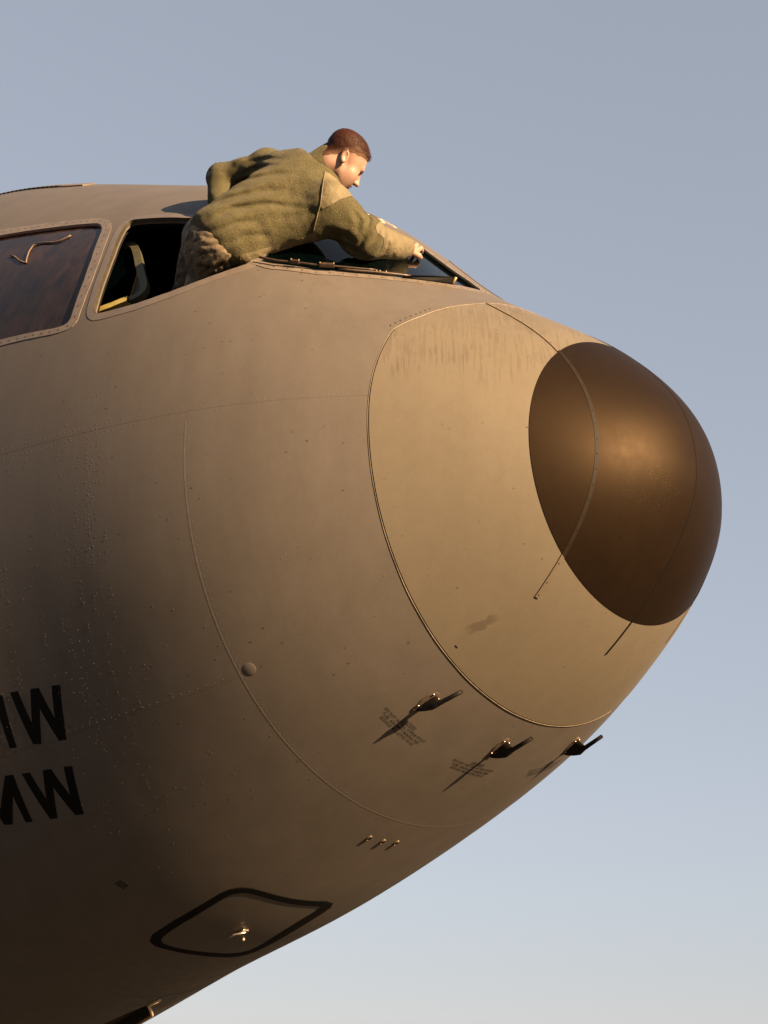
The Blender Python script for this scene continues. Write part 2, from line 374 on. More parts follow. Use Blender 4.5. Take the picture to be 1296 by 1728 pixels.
# ------------------------------------------------------------------ aircraft
AC = empty('aircraft', (-4.3, 0, 0))
AC['label'] = 'grey military jet nose with dark brown radome cap and open cockpit side window'; AC['category'] = 'aircraft'
SAFT = 14.0
open_ = [(1.636,158.4),(1.6123,158.79),(1.5268,157.88),(1.4359,156.46),(1.3178,153.13),(1.2199,148.48),(1.1485,143.63),(1.1392,141.91),(1.1469,137.94),(1.1803,130.0),(1.2091,129.05),(1.2511,130.12),(1.3281,132.11),(1.4584,134.41),(1.7254,135.2),(1.7931,135.4),(1.8017,136.78),(1.7805,139.14),(1.7061,146.93),(1.6529,156.42),(1.648,157.58)]
pane3 = [(2.5516,135.3),(2.3383,135.11),(2.1282,135.23),(1.9894,135.5),(1.9513,135.94),(1.9111,137.34),(1.8798,139.33),(1.7777,149.26),(1.7359,158.56),(1.7368,159.75),(1.7603,160.47),(1.8337,160.62),(2.0787,160.11),(2.4187,159.41000000000003),(2.4687,158.01000000000002),(2.6816,137.5),(2.6716,135.9)]
frame3 = [(2.5981,133.49),(2.3805,133.34),(2.1702,133.31),(2.0113,133.65),(1.94,134.41),(1.8785,136.38),(1.8311,139.26),(1.7322,149.33),(1.6959,159.07),(1.7025,160.55),(1.7386,161.42),(1.8214,161.73),(2.0646,161.22),(2.4546,160.62),(2.5146,158.22),(2.7381,137.39000000000001),(2.7181,134.09)]
wind = [(1.1171,141.14),(1.0725,140.36),(.9566,136.68),(.8627,131.27),(.8033,126.72),(.7495,121.57),(.7085,113.75),(.700,106.5),(.703,102.5),(.7355,99.6),(.8291,96.0),(.9506,95.6),(1.0392,96.1),(1.0702,96.6),(1.0807,97.5),(1.0674,100.11),(1.0455,108.62),(1.0836,120.23),(1.1411,126.0),(1.1501,127.6)]
windf = offset(refine(wind, .03), .034)
RING2, RING3 = 1.1443, 2.5834
# forward edge of the metal skin / aft edge of the radome
_et = np.array([0, 90, 117, 123.6, 133.5, 141, 145.8, 150.3, 152, 180, 270]); _es = np.array([.621, .540, .543, .546, .568, .586, .604, .621, .621, .621, .621])
def redge(th):
    t = th % 360
    t = t if 90 <= t <= 270 else (180-t) % 360
    return float(np.interp(t, _et, _es))
def seam_hi(s):                               # lap line low on the cockpit side: constant height .143 above the tip
    w, tp, bt, zc = section(np.array(s)); return 180-math.degrees(math.asin(np.clip((.143-zc)/(tp-zc if .143 > zc else zc-bt), -1, 1)))
g = .0003                                     # half a panel gap
thA = np.linspace(0, 1, 70)
def edge_curve(t0, t1, d, n=90): return [(redge(t)+d, t) for t in np.linspace(t0, t1, n)]
SL = np.concatenate([np.linspace(.60, 3.2, 90), np.linspace(3.4, 14, 30)])
def line_hi(s0, s1, side, d, n=40):           # points on the lap line, starboard (side=1) or port
    return [(s, (seam_hi(s)+d) if side > 0 else (180-seam_hi(s)-d)) for s in [s0]+[q for q in SL if s0+.004 < q < s1-.004]+[s1]]
gd = g/KTH
# upper skin: cockpit roof with the window openings
s_f = redge(178)+.0016
up_out = edge_curve(3, 177, .0016, 120)[::-1]
lo_s = line_hi(s_f, SAFT, 1, -gd, 60); lo_p = line_hi(s_f, SAFT, -1, -gd, 60)
outer = [(redge(seam_hi(.63))+.0016, seam_hi(.63)-gd)]+[q for q in up_out if 180-seam_hi(.63)+.5 < q[1] < seam_hi(.63)-.5]+lo_p+lo_s[::-1][:-1]
open_, pane3, frame3 = rounded(open_, 1), rounded(pane3, 1), rounded(frame3, 1)
holes = [open_, pane3, wind, mirror(open_), mirror(pane3), mirror(wind)]
patch('skin_panel', outer, holes, .04, 2.5, .0, .022, PAINT, AC)
# lower forward skin (between radome and the first ring seam)
lowf = [(redge(t)+.0016, t) for t in np.linspace(seam_hi(.63)+gd, 360+180-seam_hi(.63)-gd, 120)]
b_p = [(s, 360+t) for s, t in line_hi(s_f, RING2-g, -1, -2*gd*0+gd*0-gd*-2, 20)]
b_s = line_hi(s_f, RING2-g, 1, gd, 20)
outer = lowf+[(s, 360+180-seam_hi(s)-gd) for s in [s_f+.02]+[q for q in SL if s_f+.024 < q < RING2-.004]+[RING2-g]]+[(RING2-g, t) for t in np.linspace(359.5, 181, 90) if 181 < t < 540-seam_hi(RING2)-gd-.5]+[(s, seam_hi(s)+gd) for s in [RING2-g]+[q for q in SL[::-1] if s_f+.024 < q < RING2-.004]+[s_f+.02]]
patch('skin_panel', outer, [], .04, 3, .0, .02, PAINT, AC)
# lower mid skin, split by a lap seam that runs aft and down from a small cap
def lap2(s): return 221.65+(s-1.138)*(217.3-221.65)/(2.136-1.138)
sm = np.array([RING2+g]+[q for q in SL if RING2+.004 < q < RING3-.004]+[RING3-g])
outer = [(s, seam_hi(s)+gd) for s in sm]+[(s, lap2(s)-gd) for s in sm[::-1]]
patch('skin_panel', outer, [], .05, 3, .0, .02, PAINT, AC)
hatch_o = [(2.1374,256.33),(2.0952,255.2),(1.9806,254.52),(1.8599,254.35),(1.7445,254.28),(1.7077,254.53),(1.6723,255.52),(1.6504,257.16),(1.6406,260.08),(1.6331,265.18),(1.6276,269.07),(1.6227,273.05),(1.6418,275.71),(1.6813,277.05),(1.7967,277.08),(1.9272,277.39),(2.0638,277.8),(2.1106,277.05),(2.1316,274.55),(2.126,268.41),(2.1385,262.5),(2.1532,258.25)]
hatch_i = [(2.1097,257.6),(2.0778,256.77),(1.9862,256.07),(1.8797,255.91),(1.7601,255.69),(1.7207,255.83),(1.6908,256.82),(1.6759,258.4),(1.6683,261.41),(1.6656,266.75),(1.6614,270.7),(1.6621,273.69),(1.6805,274.43),(1.7646,274.18),(1.894,274.53),(2.0258,275.5),(2.0739,274.83),(2.0892,272.53),(2.0955,267.16),(2.111,262.65),(2.1206,258.95)]
outer = [(s, lap2(s)+gd) for s in sm]+[(s, 540-seam_hi(s)-gd) for s in sm[::-1]]
patch('skin_panel', outer, [hatch_o], .05, 3, .0, .02, PAINT, AC)
gdoor = [(3.30,271.4),(2.8591,273.47),(2.7539,274.82),(2.6769,276.52),(2.878,284.35),(3.3,287)]
sa = np.array([RING3+g]+[q for q in SL if RING3+.004 < q < SAFT-.01]+[SAFT])
outer = [(s, seam_hi(s)+gd) for s in sa]+[(s, 540-seam_hi(s)-gd) for s in sa[::-1]]
patch('skin_panel', outer, [gdoor], .06, 3, .0015, .02, PAINT2, AC)
# backing structure seen through the seams and windows
lin_o = [(.30, 1), (SAFT, 1), (SAFT, 179), (.30, 179)]
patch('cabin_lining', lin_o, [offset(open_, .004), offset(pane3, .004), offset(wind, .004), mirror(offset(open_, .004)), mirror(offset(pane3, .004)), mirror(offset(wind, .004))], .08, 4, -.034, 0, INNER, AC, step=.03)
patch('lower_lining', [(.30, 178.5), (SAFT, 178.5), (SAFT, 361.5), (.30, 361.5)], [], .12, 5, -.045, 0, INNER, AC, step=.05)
# radome and its erosion boot
SB = .2564
def grid_band(name, sa_fn, sb, ns, off, mat, nth=144, thick=.02, pole=False):
    th = np.arange(nth)*360/nth; V, Nn, F = [], [], []
    rows = []
    for i in range(ns+1):
        f = i/ns; rows.append([(((1-f)**1.0)*(math.sqrt(sa_fn(t)))+f*math.sqrt(sb))**2 for t in th])
    for r in rows: V += list(SO(np.array(r), th, off)); Nn += list(SN(np.array(r), th))
    F = [(i*nth+k, (i+1)*nth+k, (i+1)*nth+(k+1) % nth, i*nth+(k+1) % nth) for i in range(ns) for k in range(nth)]
    if pole:
        V.append(np.array([0.0+off, 0, GZ])); Nn.append(np.array([1., 0, 0])); F += [(ns*nth+k, len(V)-1, ns*nth+(k+1) % nth) for k in range(nth)]
    fn = np.cross(np.array(V[F[0][1]])-V[F[0][0]], np.array(V[F[0][2]])-V[F[0][0]])
    if fn@Nn[F[0][0]] < 0: F = [f[::-1] for f in F]
    LN = [Nn[i] for f in F for i in f]
    b0 = len(V); r = np.array(rows[0]); V += list(SO(r, th, off))+list(SO(r, th, off-thick))
    for k in range(nth):
        j = (k+1) % nth; f = (b0+k, b0+j, b0+nth+j, b0+nth+k); nn = np.cross(np.array(V[f[1]])-V[f[0]], np.array(V[f[2]])-V[f[0]]); nn /= np.linalg.norm(nn)
        if nn[0] > 0: f = f[::-1]; nn = -nn
        F.append(f); LN += [nn]*4
    me = bpy.data.meshes.new(name); me.from_pydata([tuple(v) for v in V], [], F); me.polygons.foreach_set('use_smooth', [True]*len(F)); me.update()
    me.normals_split_custom_set([tuple(map(float, n)) for n in LN]); return link(name, me, mat, AC)
rad = grid_band('radome', lambda t: redge(t)-.0010, .22, 40, .0012, RADOME)
boot = grid_band('erosion_boot', lambda t: SB, .0004, 46, .0032, BOOT, thick=.004, pole=True)
# thin pale lip that paints the highlight along the radome joint
lipm = simple('joint_highlight', c4(.10, .08, .058), .45, .4, .1, 60, .25)
lp = [(redge(t)+.0020, t) for t in np.linspace(95, 300, 160)]
V, F = [], []
for i, (s, t) in enumerate(lp):
    wv = .0011*(.5+.6*math.sin(i*.31)**2)*(.25+.75*min(1, max(0, abs(t-178)-20)/25))
    for ds_, o_ in ((0, .0004), (wv, .0022), (2*wv+.001, .0004)): V.append(SO(s+ds_, t, o_))
    if i: k = 3*i; F += [(k-3, k, k+1, k-2), (k-2, k+1, k+2, k-1)]
add('joint_lip', V, F, lipm, AC)
# lightning diverter strips: each lies in a fore-and-aft plane, over the nose from top to bottom
stripm = N('strip_paint'); x = stripm.xyz()[0]
stripm.set(base=stripm.mix(stripm.math('GREATER_THAN', x, -SB+.001), c4(.080, .066, .050), c4(.0085, .0055, .0036)), rough=.6, spec=.10)
rv = []
def strip_pts(y, stop):
    """(s, th) along the plane y = const, from the top (stop[0] aft of the tip) round the front to the bottom (stop[1])"""
    if abs(y) < 1e-6:
        ss = np.linspace(1, 0, 120)**2; return [(float(a*stop[0]), 90.) for a in ss], [(float(a*stop[1]), 270.) for a in ss[::-1]]
    def s_of(th):                              # s where w(s) cos(th) = y
        a, b = 1e-5, 3.0
        for _ in range(50):
            c = (a+b)/2
            if section(np.array(c))[0]*abs(math.cos(math.radians(th))) > abs(y): b = c
            else: a = c
        return b
    th = np.linspace(95, 265, 400) if y < 0 else np.linspace(85, -85, 400)
    P = [(s_of(t), float(t)) for t in th]; h = len(P)//2
    return [p for p in P[:h] if p[0] <= stop[0]], [p for p in P[h:] if p[0] <= stop[1]]
for y in (-.357, 0.0, .357):
    up_, dn = strip_pts(y, (.60 if y == 0 else .543, .3593)); pth = up_+dn
    V, F = [], []; prev = None
    P = np.array([S(a, b) for a, b in pth]); Nn = np.array([SN(a, b) if a > 1e-4 else np.array([1., 0, 0]) for a, b in pth]); keep = [0]
    for i in range(1, len(P)):
        if np.linalg.norm(P[i]-P[keep[-1]]) > .008: keep.append(i)
    P = P[keep]; Nn = Nn[keep]; T = np.gradient(P, axis=0); T /= np.linalg.norm(T, axis=1, keepdims=True)
    hw, hh = (.0075, .0042) if y else (.0030, .0038)
    for i in range(len(P)):
        sd = np.cross(T[i], Nn[i]); sd /= np.linalg.norm(sd)
        for a, b in ((-hw, -.001), (-hw*.85, hh), (hw*.85, hh), (hw, -.001)): V.append(P[i]+sd*a+Nn[i]*b)
        if i: k = 4*i; F += [(k-4, k-3, k+1, k), (k-3, k-2, k+2, k+1), (k-2, k-1, k+3, k+2)]
    F += [(0, 1, 2, 3), tuple(len(V)-4+q for q in (3, 2, 1, 0))]
    st = autosmooth(add('lightning_strip', V, F, stripm if y else BLACKP, AC), 30)
    if y < 0:
        pr = []
        for i in range(3, len(P), 5):
            n = Nn[i]; f = T[i]; sd = np.cross(f, n); X = P[i]+n*hh; r_ = .0022
            pr.append(([X+r_*(math.cos(2*math.pi*k/6)*f+math.sin(2*math.pi*k/6)*sd)+n*.0004 for k in range(6)], [tuple(range(6))]))
        V, F = merge(pr); sc_ = add('screws', V, F, BLACKP, st); sc_['kind'] = 'stuff'

# ---- windows
def surround(name, outer, hole, off, mat, rivets=None, gap=.04, rr=.0042):
    o = patch(name, outer, [hole], .03, 2, off, off+.004, mat, AC, step=.012)
    if rivets is not None:
        dots('rivets', [(s, t, off) for s, t in along(rivets, gap)], rr, .0012, RIVET, o)
    return o
mid3 = [(.5*(a[0]+b[0]), .5*(a[1]+b[1])) for a, b in zip(pane3, frame3)]
fr3 = surround('window_frame', frame3, pane3, .0022, TRIM, mid3, .041)
patch('window_pane', offset(pane3, .006), [], .05, 3, -.010, 0, GLASS3, fr3, step=.03)
fr3p = surround('window_frame', mirror(frame3), mirror(pane3), .0022, TRIM)
patch('window_pane', mirror(offset(pane3, .006)), [], .05, 3, -.010, 0, GLASS3, fr3p, step=.03)
fw = surround('windshield_frame', windf, refine(wind, .03), .0022, TRIM, offset(refine(wind, .03), .020), .047, .0045)
patch('windshield_pane', offset(wind, .006), [], .04, 2.5, -.012, 0, GLASS, fw, step=.03)
# rubber glazing bead just inside the frame
fwp = surround('windshield_frame', mirror(windf), mirror(refine(wind, .03)), .0022, TRIM)
patch('windshield_pane', mirror(offset(wind, .006)), [], .04, 2.5, -.012, 0, GLASS, fwp, step=.03)
bead = refine(wind, .015); bead.append(bead[0])
V, F = tube([SO(s, t, -.006) for s, t in bead], .007, 6, False); add('glazing_seal', V, F, RUBBER, fw)
bead = refine(pane3, .02); bead.append(bead[0])
V, F = tube([SO(s, t, -.006) for s, t in bead], .006, 6, False)
add('glazing_seal', V, F, simple('red_brown_sealant', c4(.085, .035, .025), .6, .3), fr3)
so_ = offset(refine(open_, .03), .027)
# open sliding window: trim band, jamb, and the slid-back sash behind it
surround('window_surround', so_, open_, .0014, simple('pink_grey_trim', c4(.074, .062, .056), .45, .4, 0, 18, .12))
jl = refine(open_, .015); n = len(jl); q = np.array(jl); A = SO(q[:, 0], q[:, 1], .0014); B = SO(q[:, 0], q[:, 1], -.014)
cI = np.mean(A, 0); A = A+(cI-A)*.004; B = B+(cI-B)*.004
V = list(A)+list(B); F = [(i, (i+1) % n, n+(i+1) % n, n+i) for i in range(n)]
add('window_jamb', V, F, simple('olive_jamb_primer', c4(.016, .014, .009), .55, .35, 0, 40, .3), AC)
slide = [on(x_, y_, -.085) for x_, y_ in ((150, 417), (199, 415), (224, 415), (232, 424), (241, 468), (246, 486), (241, 498), (219, 510), (160, 530), (128, 538), (122, 520), (140, 440))]
sl_r = refine(rounded(slide, 2), .02); sl_c = sl_r+[sl_r[0]]
def flat_tube(loop, off, hw, hd):
    V, F = [], []; P = [SO(s, t, off) for s, t in loop]; T = np.gradient(np.array(P), axis=0); m = len(P)
    for i in range(m):
        nn = SN(*loop[i]); t = T[i]/np.linalg.norm(T[i]); sd = np.cross(t, nn)
        for a, b in ((-1, -1), (-1, 1), (1, 1), (1, -1)): V.append(P[i]+sd*hw*a+nn*hd*b)
        if i: k = 4*i; F += [(k-4+j, k-4+(j+1) % 4, k+(j+1) % 4, k+j) for j in range(4)]
    return V, F
V, F = flat_tube(sl_c, -.085, .014, .012); sash = add('sliding_window', V, F, OLIVEFR, AC, False)
patch('window_pane', sl_r, [], .05, 3, -.09, 0, GLASS, sash, step=.04)
V, F = flat_tube(refine([on(217, 507, -.070), on(190, 518, -.070), on(158, 530, -.070)], .02, False), -.070, .0135, .011)
add('sunlit_sash_strip', V, F, LIT_PRIMER, AC, False)  # yellow strip: sunlight painted onto the lower run of the sash
# pale squiggle just outside the pane, then rails and a seat back inside
cb_ = [(44, 443), (45, 436), (49, 424), (56, 414), (66, 410), (78, 409), (92, 409), (104, 405), (114, 400), (120, 397)]
V, F = merge([tube([SO(*on(x_, y_, -.006), -.006) for x_, y_ in cb_], .0034, 6), tube([SO(*on(x_, y_, -.006), -.006) for x_, y_ in ((17, 431), (24, 432), (32, 439), (42, 443))], .003, 6)])
add('pane_squiggle', V, F, SQUIGGLE, AC)
for dz, r_ in ((0, .012), (-.06, .009)):
    V, F = tube([(-x, -.35, GZ+1.02+dz) for x in np.linspace(1.2, 2.6, 6)], r_, 6); add('overhead_rail', V, F, OLIVEFR, AC)
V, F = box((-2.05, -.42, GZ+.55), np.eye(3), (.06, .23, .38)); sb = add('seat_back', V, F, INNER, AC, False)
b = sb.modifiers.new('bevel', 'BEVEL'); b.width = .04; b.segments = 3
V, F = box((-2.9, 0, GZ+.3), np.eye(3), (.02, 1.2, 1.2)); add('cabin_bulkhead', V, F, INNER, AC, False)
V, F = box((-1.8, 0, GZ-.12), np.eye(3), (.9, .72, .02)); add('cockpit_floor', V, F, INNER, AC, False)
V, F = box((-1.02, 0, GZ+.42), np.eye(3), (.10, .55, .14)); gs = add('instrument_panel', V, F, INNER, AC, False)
# wipers lying along the windshield sill
def sill(a, o): s, t = np.interp(a, np.linspace(0, 1, 7), [1.112, 1.05, .945, .857, .80, .748, .700]), np.interp(a, np.linspace(0, 1, 7), [141.3, 140.2, 136.4, 131.2, 126.7, 121.5, 111.5]); return SO(float(s), float(t), o)
V, F = tube([sill(a, .020) for a in np.linspace(0.0, .60, 16)], np.linspace(.0042, .003, 16), 6); wp = add('wiper', V, F, WIPER, AC)
def clamp(a0, a1, h, mat=WIPER, hw=.006):
    A = sill(a0, .022); B = sill(a1, .022); d = B-A; L = np.linalg.norm(d); d /= L; nn = SN(.86, 131); nn = nn-d*(d@nn); nn /= np.linalg.norm(nn)
    V, F = box((A+B)/2, (d, nn, np.cross(d, nn)), (L/2, h, hw)); return V, F
for a0, a1, h in ((.215, .255, .007), (.335, .40, .008)):
    o = add('clamp', *clamp(a0, a1, h), WIPER, wp, False); b = o.modifiers.new('bevel', 'BEVEL'); b.width = .003; b.segments = 2
    for aa in (a0+.004, a1-.004):
        V, F = tube([sill(aa, .018), sill(aa, .032)], .0025, 6); add('bolt', V, F, BRASS, wp)
V, F = tube([sill(a, .012) for a in np.linspace(.42, .80, 12)], .005, 6); w2 = add('wiper', V, F, WIPER, AC)
for aa in (.585, .605, .625, .66):
    V, F = tube([sill(aa, .010), sill(aa, .020)], .0028, 6); add('bolt', V, F, BRASS, w2)
P0 = [sill(a, o) for a, o in ((.76, .004), (.82, .014), (.90, .020), (.965, .026), (.985, .024), (.985, .006), (.90, .002))]
nn = SN(.72, 115); sd = np.array([-.5, .8, .3]); sd /= np.linalg.norm(sd)
V = [p-sd*.012 for p in P0]+[p+sd*.012 for p in P0]; m_ = len(P0)
F = [tuple(range(m_))[::-1], tuple(range(m_, 2*m_))]+[(i, (i+1) % m_, m_+(i+1) % m_, m_+i) for i in range(m_)]
add('wiper_cover', V, F, RUBBER, w2, False)
V, F = tube([sill(.985, .0), sill(.985, .014), sill(.99, .030)], [.007, .006, .005], 8); add('pivot', V, F, BRASS, w2)
# ---- row of fasteners along the top joint, lap-seam rivets
dots('rivets', [(redge(t)+.020, t, .0005) for t in np.linspace(136, 149, 9)], .0045, .0008, RIVET, rad)
rv = []
for s in np.arange(.66, 2.5, .022):
    rv += [(s, seam_hi(s)-.75, 0), (s+.011, seam_hi(s)+.7, 0)]
for s in np.arange(1.2, 2.5, .03): rv += [(s, lap2(s)-.6, 0)]
for t in np.arange(seam_hi(RING2)+2, 300, 1.3): rv += [(RING2-.012, t, 0)]
dots('rivets', rv, .0019, .0004, RIVETP, AC, 6)
# raised lap beads along the ring seams
beadm = simple('seam_sealant', c4(.064, .057, .052), .42, .45, 0, 50, .12)
for s_, t0, t1 in ((RING2, 178, 330), (RING3, 200, 330)):
    V, F = [], []
    for i, t in enumerate(np.linspace(t0, t1, 140)):
        for d_, o_ in ((-.0035, .0001), (-.002, .0003), (.002, .0003), (.0035, .0001)): V.append(SO(s_+d_, t, o_))
        if i: k = 4*i; F += [(k-4+j, k+j, k+j+1, k-3+j) for j in range(3)]
    add('seam_bead', V, F, beadm, AC)
def disc(name, s, th, r, h, mat, parent, n=20):
    X, nn, f, sd = frame(s, th); rings = ((1, 0), (1, h*.7), (.88, h), (.0, h))
    V = [X+nn*(b-.001)+r*a*(math.cos(2*math.pi*k/n)*f+math.sin(2*math.pi*k/n)*sd) for a, b in rings[:3] for k in range(n)]+[X+nn*(h*1.02-.001)]
    F = [(i*n+k, i*n+(k+1) % n, (i+1)*n+(k+1) % n, (i+1)*n+k) for i in range(2) for k in range(n)]+[(2*n+k, 2*n+(k+1) % n, 3*n) for k in range(n)]
    return autosmooth(add(name, V, F, mat, parent), 40)
disc('cover_cap', 1.108, 221.1, .021, .0022, PAINT, AC)
pl = disc('screw_plug', .5896, 235.63, .010, .0018, TRIM, rad, 14)
X, nn, f, sd = frame(.5896, 235.63); V, F = box(X+nn*.0013, (f, sd, nn), (.0014, .006, .0008)); add('slot', V, F, BLACKP, pl, False)
# ---- pitot probes with base plates and stencilled notes
fontc = bpy.data.curves.new('stencil_font', 'FONT')
def text_mesh(body, size, align='LEFT'):
    fontc.body = body; fontc.size = size; fontc.align_x = align; fontc.resolution_u = 2; fontc.offset = 0.0
    o = bpy.data.objects.new('stencil_tmp', fontc); COL.objects.link(o); dg = bpy.context.evaluated_depsgraph_get(); dg.update()
    me = bpy.data.meshes.new_from_object(o.evaluated_get(dg)); V = np.array([v.co[:] for v in me.vertices]); F = [tuple(p.vertices) for p in me.polygons]
    bpy.data.objects.remove(o); bpy.data.meshes.remove(me); return V, F
def stencil(name, lines, mat, parent, off=.0006):
    """lines: (text, size, s0, th0, dir) mapped on the skin; dir 'down' reads round the girth, 'up' reads towards the crown"""
    parts = []
    for body, size, s0, t0, d, width in lines:
        V, F = text_mesh(body, size); w = V[:, 0].max()-V[:, 0].min(); V[:, 0] = (V[:, 0]-V[:, 0].min())*width/w
        mm = np.linalg.norm(S(s0, t0+1)-S(s0, t0))
        sx = s0-V[:, 1] if d == 'down' else s0+V[:, 1]; tx = t0+V[:, 0]/mm if d == 'down' else t0-V[:, 0]/mm
        parts.append((SO(sx, tx, off), F))
    V, F = merge(parts); return add(name, V, F, mat, parent, False)
for s, th, tx in ((.728, 243.6, 239.69), (.728, 266.8, 260.4), (.728, 292.2, 284.0)):
    X, nn, f, sd = frame(s, th)
    q = [(.022, 0)]
    n = 24; V, F = [], []
    for r_, h in ((1, 0), (1, .003), (.86, .0045)):
        for k in range(n):
            a = 2*math.pi*k/n; px = .052*np.sign(math.cos(a))*abs(math.cos(a))**.8; py = .017*np.sign(math.sin(a))*abs(math.sin(a))**.8*(1.15 if math.cos(a) > 0 else .85)
            V.append(X+f*(px*r_-.026)+sd*py*r_+nn*(h-.001))
    F = [(i*n+k, i*n+(k+1) % n, (i+1)*n+(k+1) % n, (i+1)*n+k) for i in range(2) for k in range(n)]+[tuple(2*n+k for k in range(n))]
    root = autosmooth(add('pitot_probe', V, F, PLATE, AC), 40)
    # mast: thin aerofoil blade swept forward
    V, F = [], []; m_ = 14; rows = 9
    for i in range(rows):
        u = i/(rows-1); h = .046*u; fo = .014+.012*u; af = -.070+.055*u**1.5; c0 = (fo+af)/2; ch = (fo-af)/2
        for k in range(m_):
            a = 2*math.pi*k/m_; th_ = .0075*(1-.15*u)
            V.append(X+f*(c0+ch*math.cos(a))+sd*(th_*math.sin(a)*(.75+.25*math.cos(a)))+nn*h)
        if i: F += [((i-1)*m_+k, (i-1)*m_+(k+1) % m_, i*m_+(k+1) % m_, i*m_+k) for k in range(m_)]
    F += [tuple((rows-1)*m_+k for k in range(m_))]
    autosmooth(add('mast', V, F, PITOT, root), 50)
    V, F = tube([X+f*a+nn*b for a, b in ((-.018, .034), (0, .0375), (.03, .042), (.06, .047), (.100, .0535))], [.006, .0078, .0074, .0070, .0066], 12); add('tube', V, F, PITOT, root)
    V, F = tube([X+f*a+nn*b for a, b in ((.0995, .0534), (.1015, .0537))], [.0046, .0046], 12); add('tube_mouth', V, F, BLACKP, root)
    for a, b in ((.012, .012), (.012, -.012), (-.05, .009), (-.05, -.009)):
        V, F = tube([X+f*a+sd*b+nn*.003, X+f*a+sd*b+nn*.0065], .0032, 6); add('screw', V, F, STEEL, root)
    mm = np.linalg.norm(S(.85, tx+6)-S(.85, tx+5)); Wd = 11.9*mm
    st = stencil('stencil_text', [('CAUTION', .0125, .832, tx+4.4, 'down', Wd*.30), ('DO NOT INSTALL H-705A PITOT', .0125, .848, tx+.1, 'down', Wd), ('TUBE, AIRCRAFT WIRING PER', .0125, .862, tx+.7, 'down', Wd*.90), ('SERVICE BULLETIN 34-22', .0125, .8755, tx+1.2, 'down', Wd*.82)], BLACKP, AC)
    V = [SO(a, b, .0007) for a, b in ((.835, tx+4.4), (.835, tx+4.4+11.9*.3), (.8362, tx+4.4+11.9*.3), (.8362, tx+4.4))]; add('underline', V, [(0, 1, 2, 3)], BLACKP, st, False)
# ---- static ports
for s, th in ((1.252, 264.05), (1.2519, 267.48), (1.246, 270.64)):
    X, nn, f, sd = frame(s, th); n = 16; V, F = [], []
    for r_, h in ((1, -.001), (.95, .004), (.72, .005), (.62, .0045), (.6, .001)):
        for k in range(n): a = 2*math.pi*k/n; V.append(X+nn*h+f*.0155*r_*math.cos(a)+sd*.0085*r_*math.sin(a))
    F = [(i*n+k, i*n+(k+1) % n, (i+1)*n+(k+1) % n, (i+1)*n+k) for i in range(4) for k in range(n)]
    o = autosmooth(add('static_port', V, F, PLATE, AC), 40)
    V = [X+nn*.0014+f*.0095*math.cos(2*math.pi*k/n)+sd*.0052*math.sin(2*math.pi*k/n) for k in range(n)]; add('hole', V, [tuple(range(n))], BLACKP, o, False)
# ---- access door under the chin with its black seal and latch
patch('door_seal', rounded(offset(hatch_o, -.001), 1), [rounded(hatch_i, 1)], .03, 2, .0012, .006, SEAL, AC, step=.012)
dr = patch('access_door', rounded(hatch_i, 1), [], .04, 2.5, -.0003, .01, PAINT, AC, step=.012)
X, nn, f, sd = frame(1.888, 266.3); ax = (f, sd, nn)
V, F = merge([box(X+f*-.006+sd*.002+nn*.003, ax, (.022, .013, .003))]); lt = add('latch', V, F, STEEL, dr, False)
b = lt.modifiers.new('bevel', 'BEVEL'); b.width = .002; b.segments = 2
V, F = box(X+nn*.0065+f*-.004+sd*-.004, ax, (.012, .006, .001)); add('recess', V, F, BLACKP, lt, False)
V, F = tube([X+nn*.012+f*a+sd*c for a, c in ((.014, .004), (-.002, .018), (-.016, .032), (-.040, .030))], .0035, 6); add('lever', V, F, STEEL, lt)
X2, n2, f2, s2 = frame(1.947, 268.8); V, F = tube([X2-n2*.001, X2+n2*.008], [.007, .005], 10); add('stud', V, F, STEEL, dr)
# ---- nose-gear bay: recessed dark opening with a bright front edge, doors and gear
V, F = [], []
q = np.array(refine(gdoor, .02)); A = SO(q[:, 0], q[:, 1], .0015); B = SO(q[:, 0], q[:, 1], -.25); n = len(q)
V = list(A)+list(B)+[B.mean(0)]; F = [(i, (i+1) % n, n+(i+1) % n, n+i) for i in range(n)]+[(n+i, n+(i+1) % n, 2*n) for i in range(n)]
bay = add('gear_bay', V, F, INNER, AC, False)
V, F = tube([SO(s, t, .004) for s, t in ((2.62, 277.0), (2.6769, 276.52), (2.77, 280.3), (2.878, 284.35), (3.05, 285.6))], .007, 6); add('bay_edge', V, F, simple('bright_bay_edge', c4(.38, .28, .17), .4, .4), bay)  # edge strip in a far lighter colour than the skin
def ring(c, axis, R0, r0, nu=28, nv=12):
    ax = np.array(axis, float); ax /= np.linalg.norm(ax); u = np.cross(ax, [1, 0, 0]); u /= np.linalg.norm(u); w = np.cross(ax, u); V = []; F = []
    for i in range(nu):
        a = 2*math.pi*i/nu; d = math.cos(a)*u+math.sin(a)*w
        for k in range(nv): b = 2*math.pi*k/nv; V.append(np.array(c)+d*(R0+r0*math.cos(b))+ax*r0*1.2*math.sin(b))
    F = [(i*nv+k, ((i+1) % nu)*nv+k, ((i+1) % nu)*nv+(k+1) % nv, i*nv+(k+1) % nv) for i in range(nu) for k in range(nv)]; return V, F
V, F = tube([(-4.3, 0, GZ-2.0), (-4.3, 0, .5), (-4.3, 0, .38)], [.09, .075, .07], 16); ng = add('nose_gear', V, F, TRIM, AC)
V, F = tube([(-4.3, -.32, .40), (-4.3, .32, .40)], .05, 12); add('axle', V, F, STEEL, ng)
for yy in (-.24, .24):
    V, F = ring((-4.3, yy, .40), (0, 1, 0), .285, .115); add('tyre', V, F, RUBBER, ng)
    V, F = tube([(-4.3, yy-.09, .40), (-4.3, yy+.09, .40)], .2, 24); add('rim', V, F, TRIM, ng)
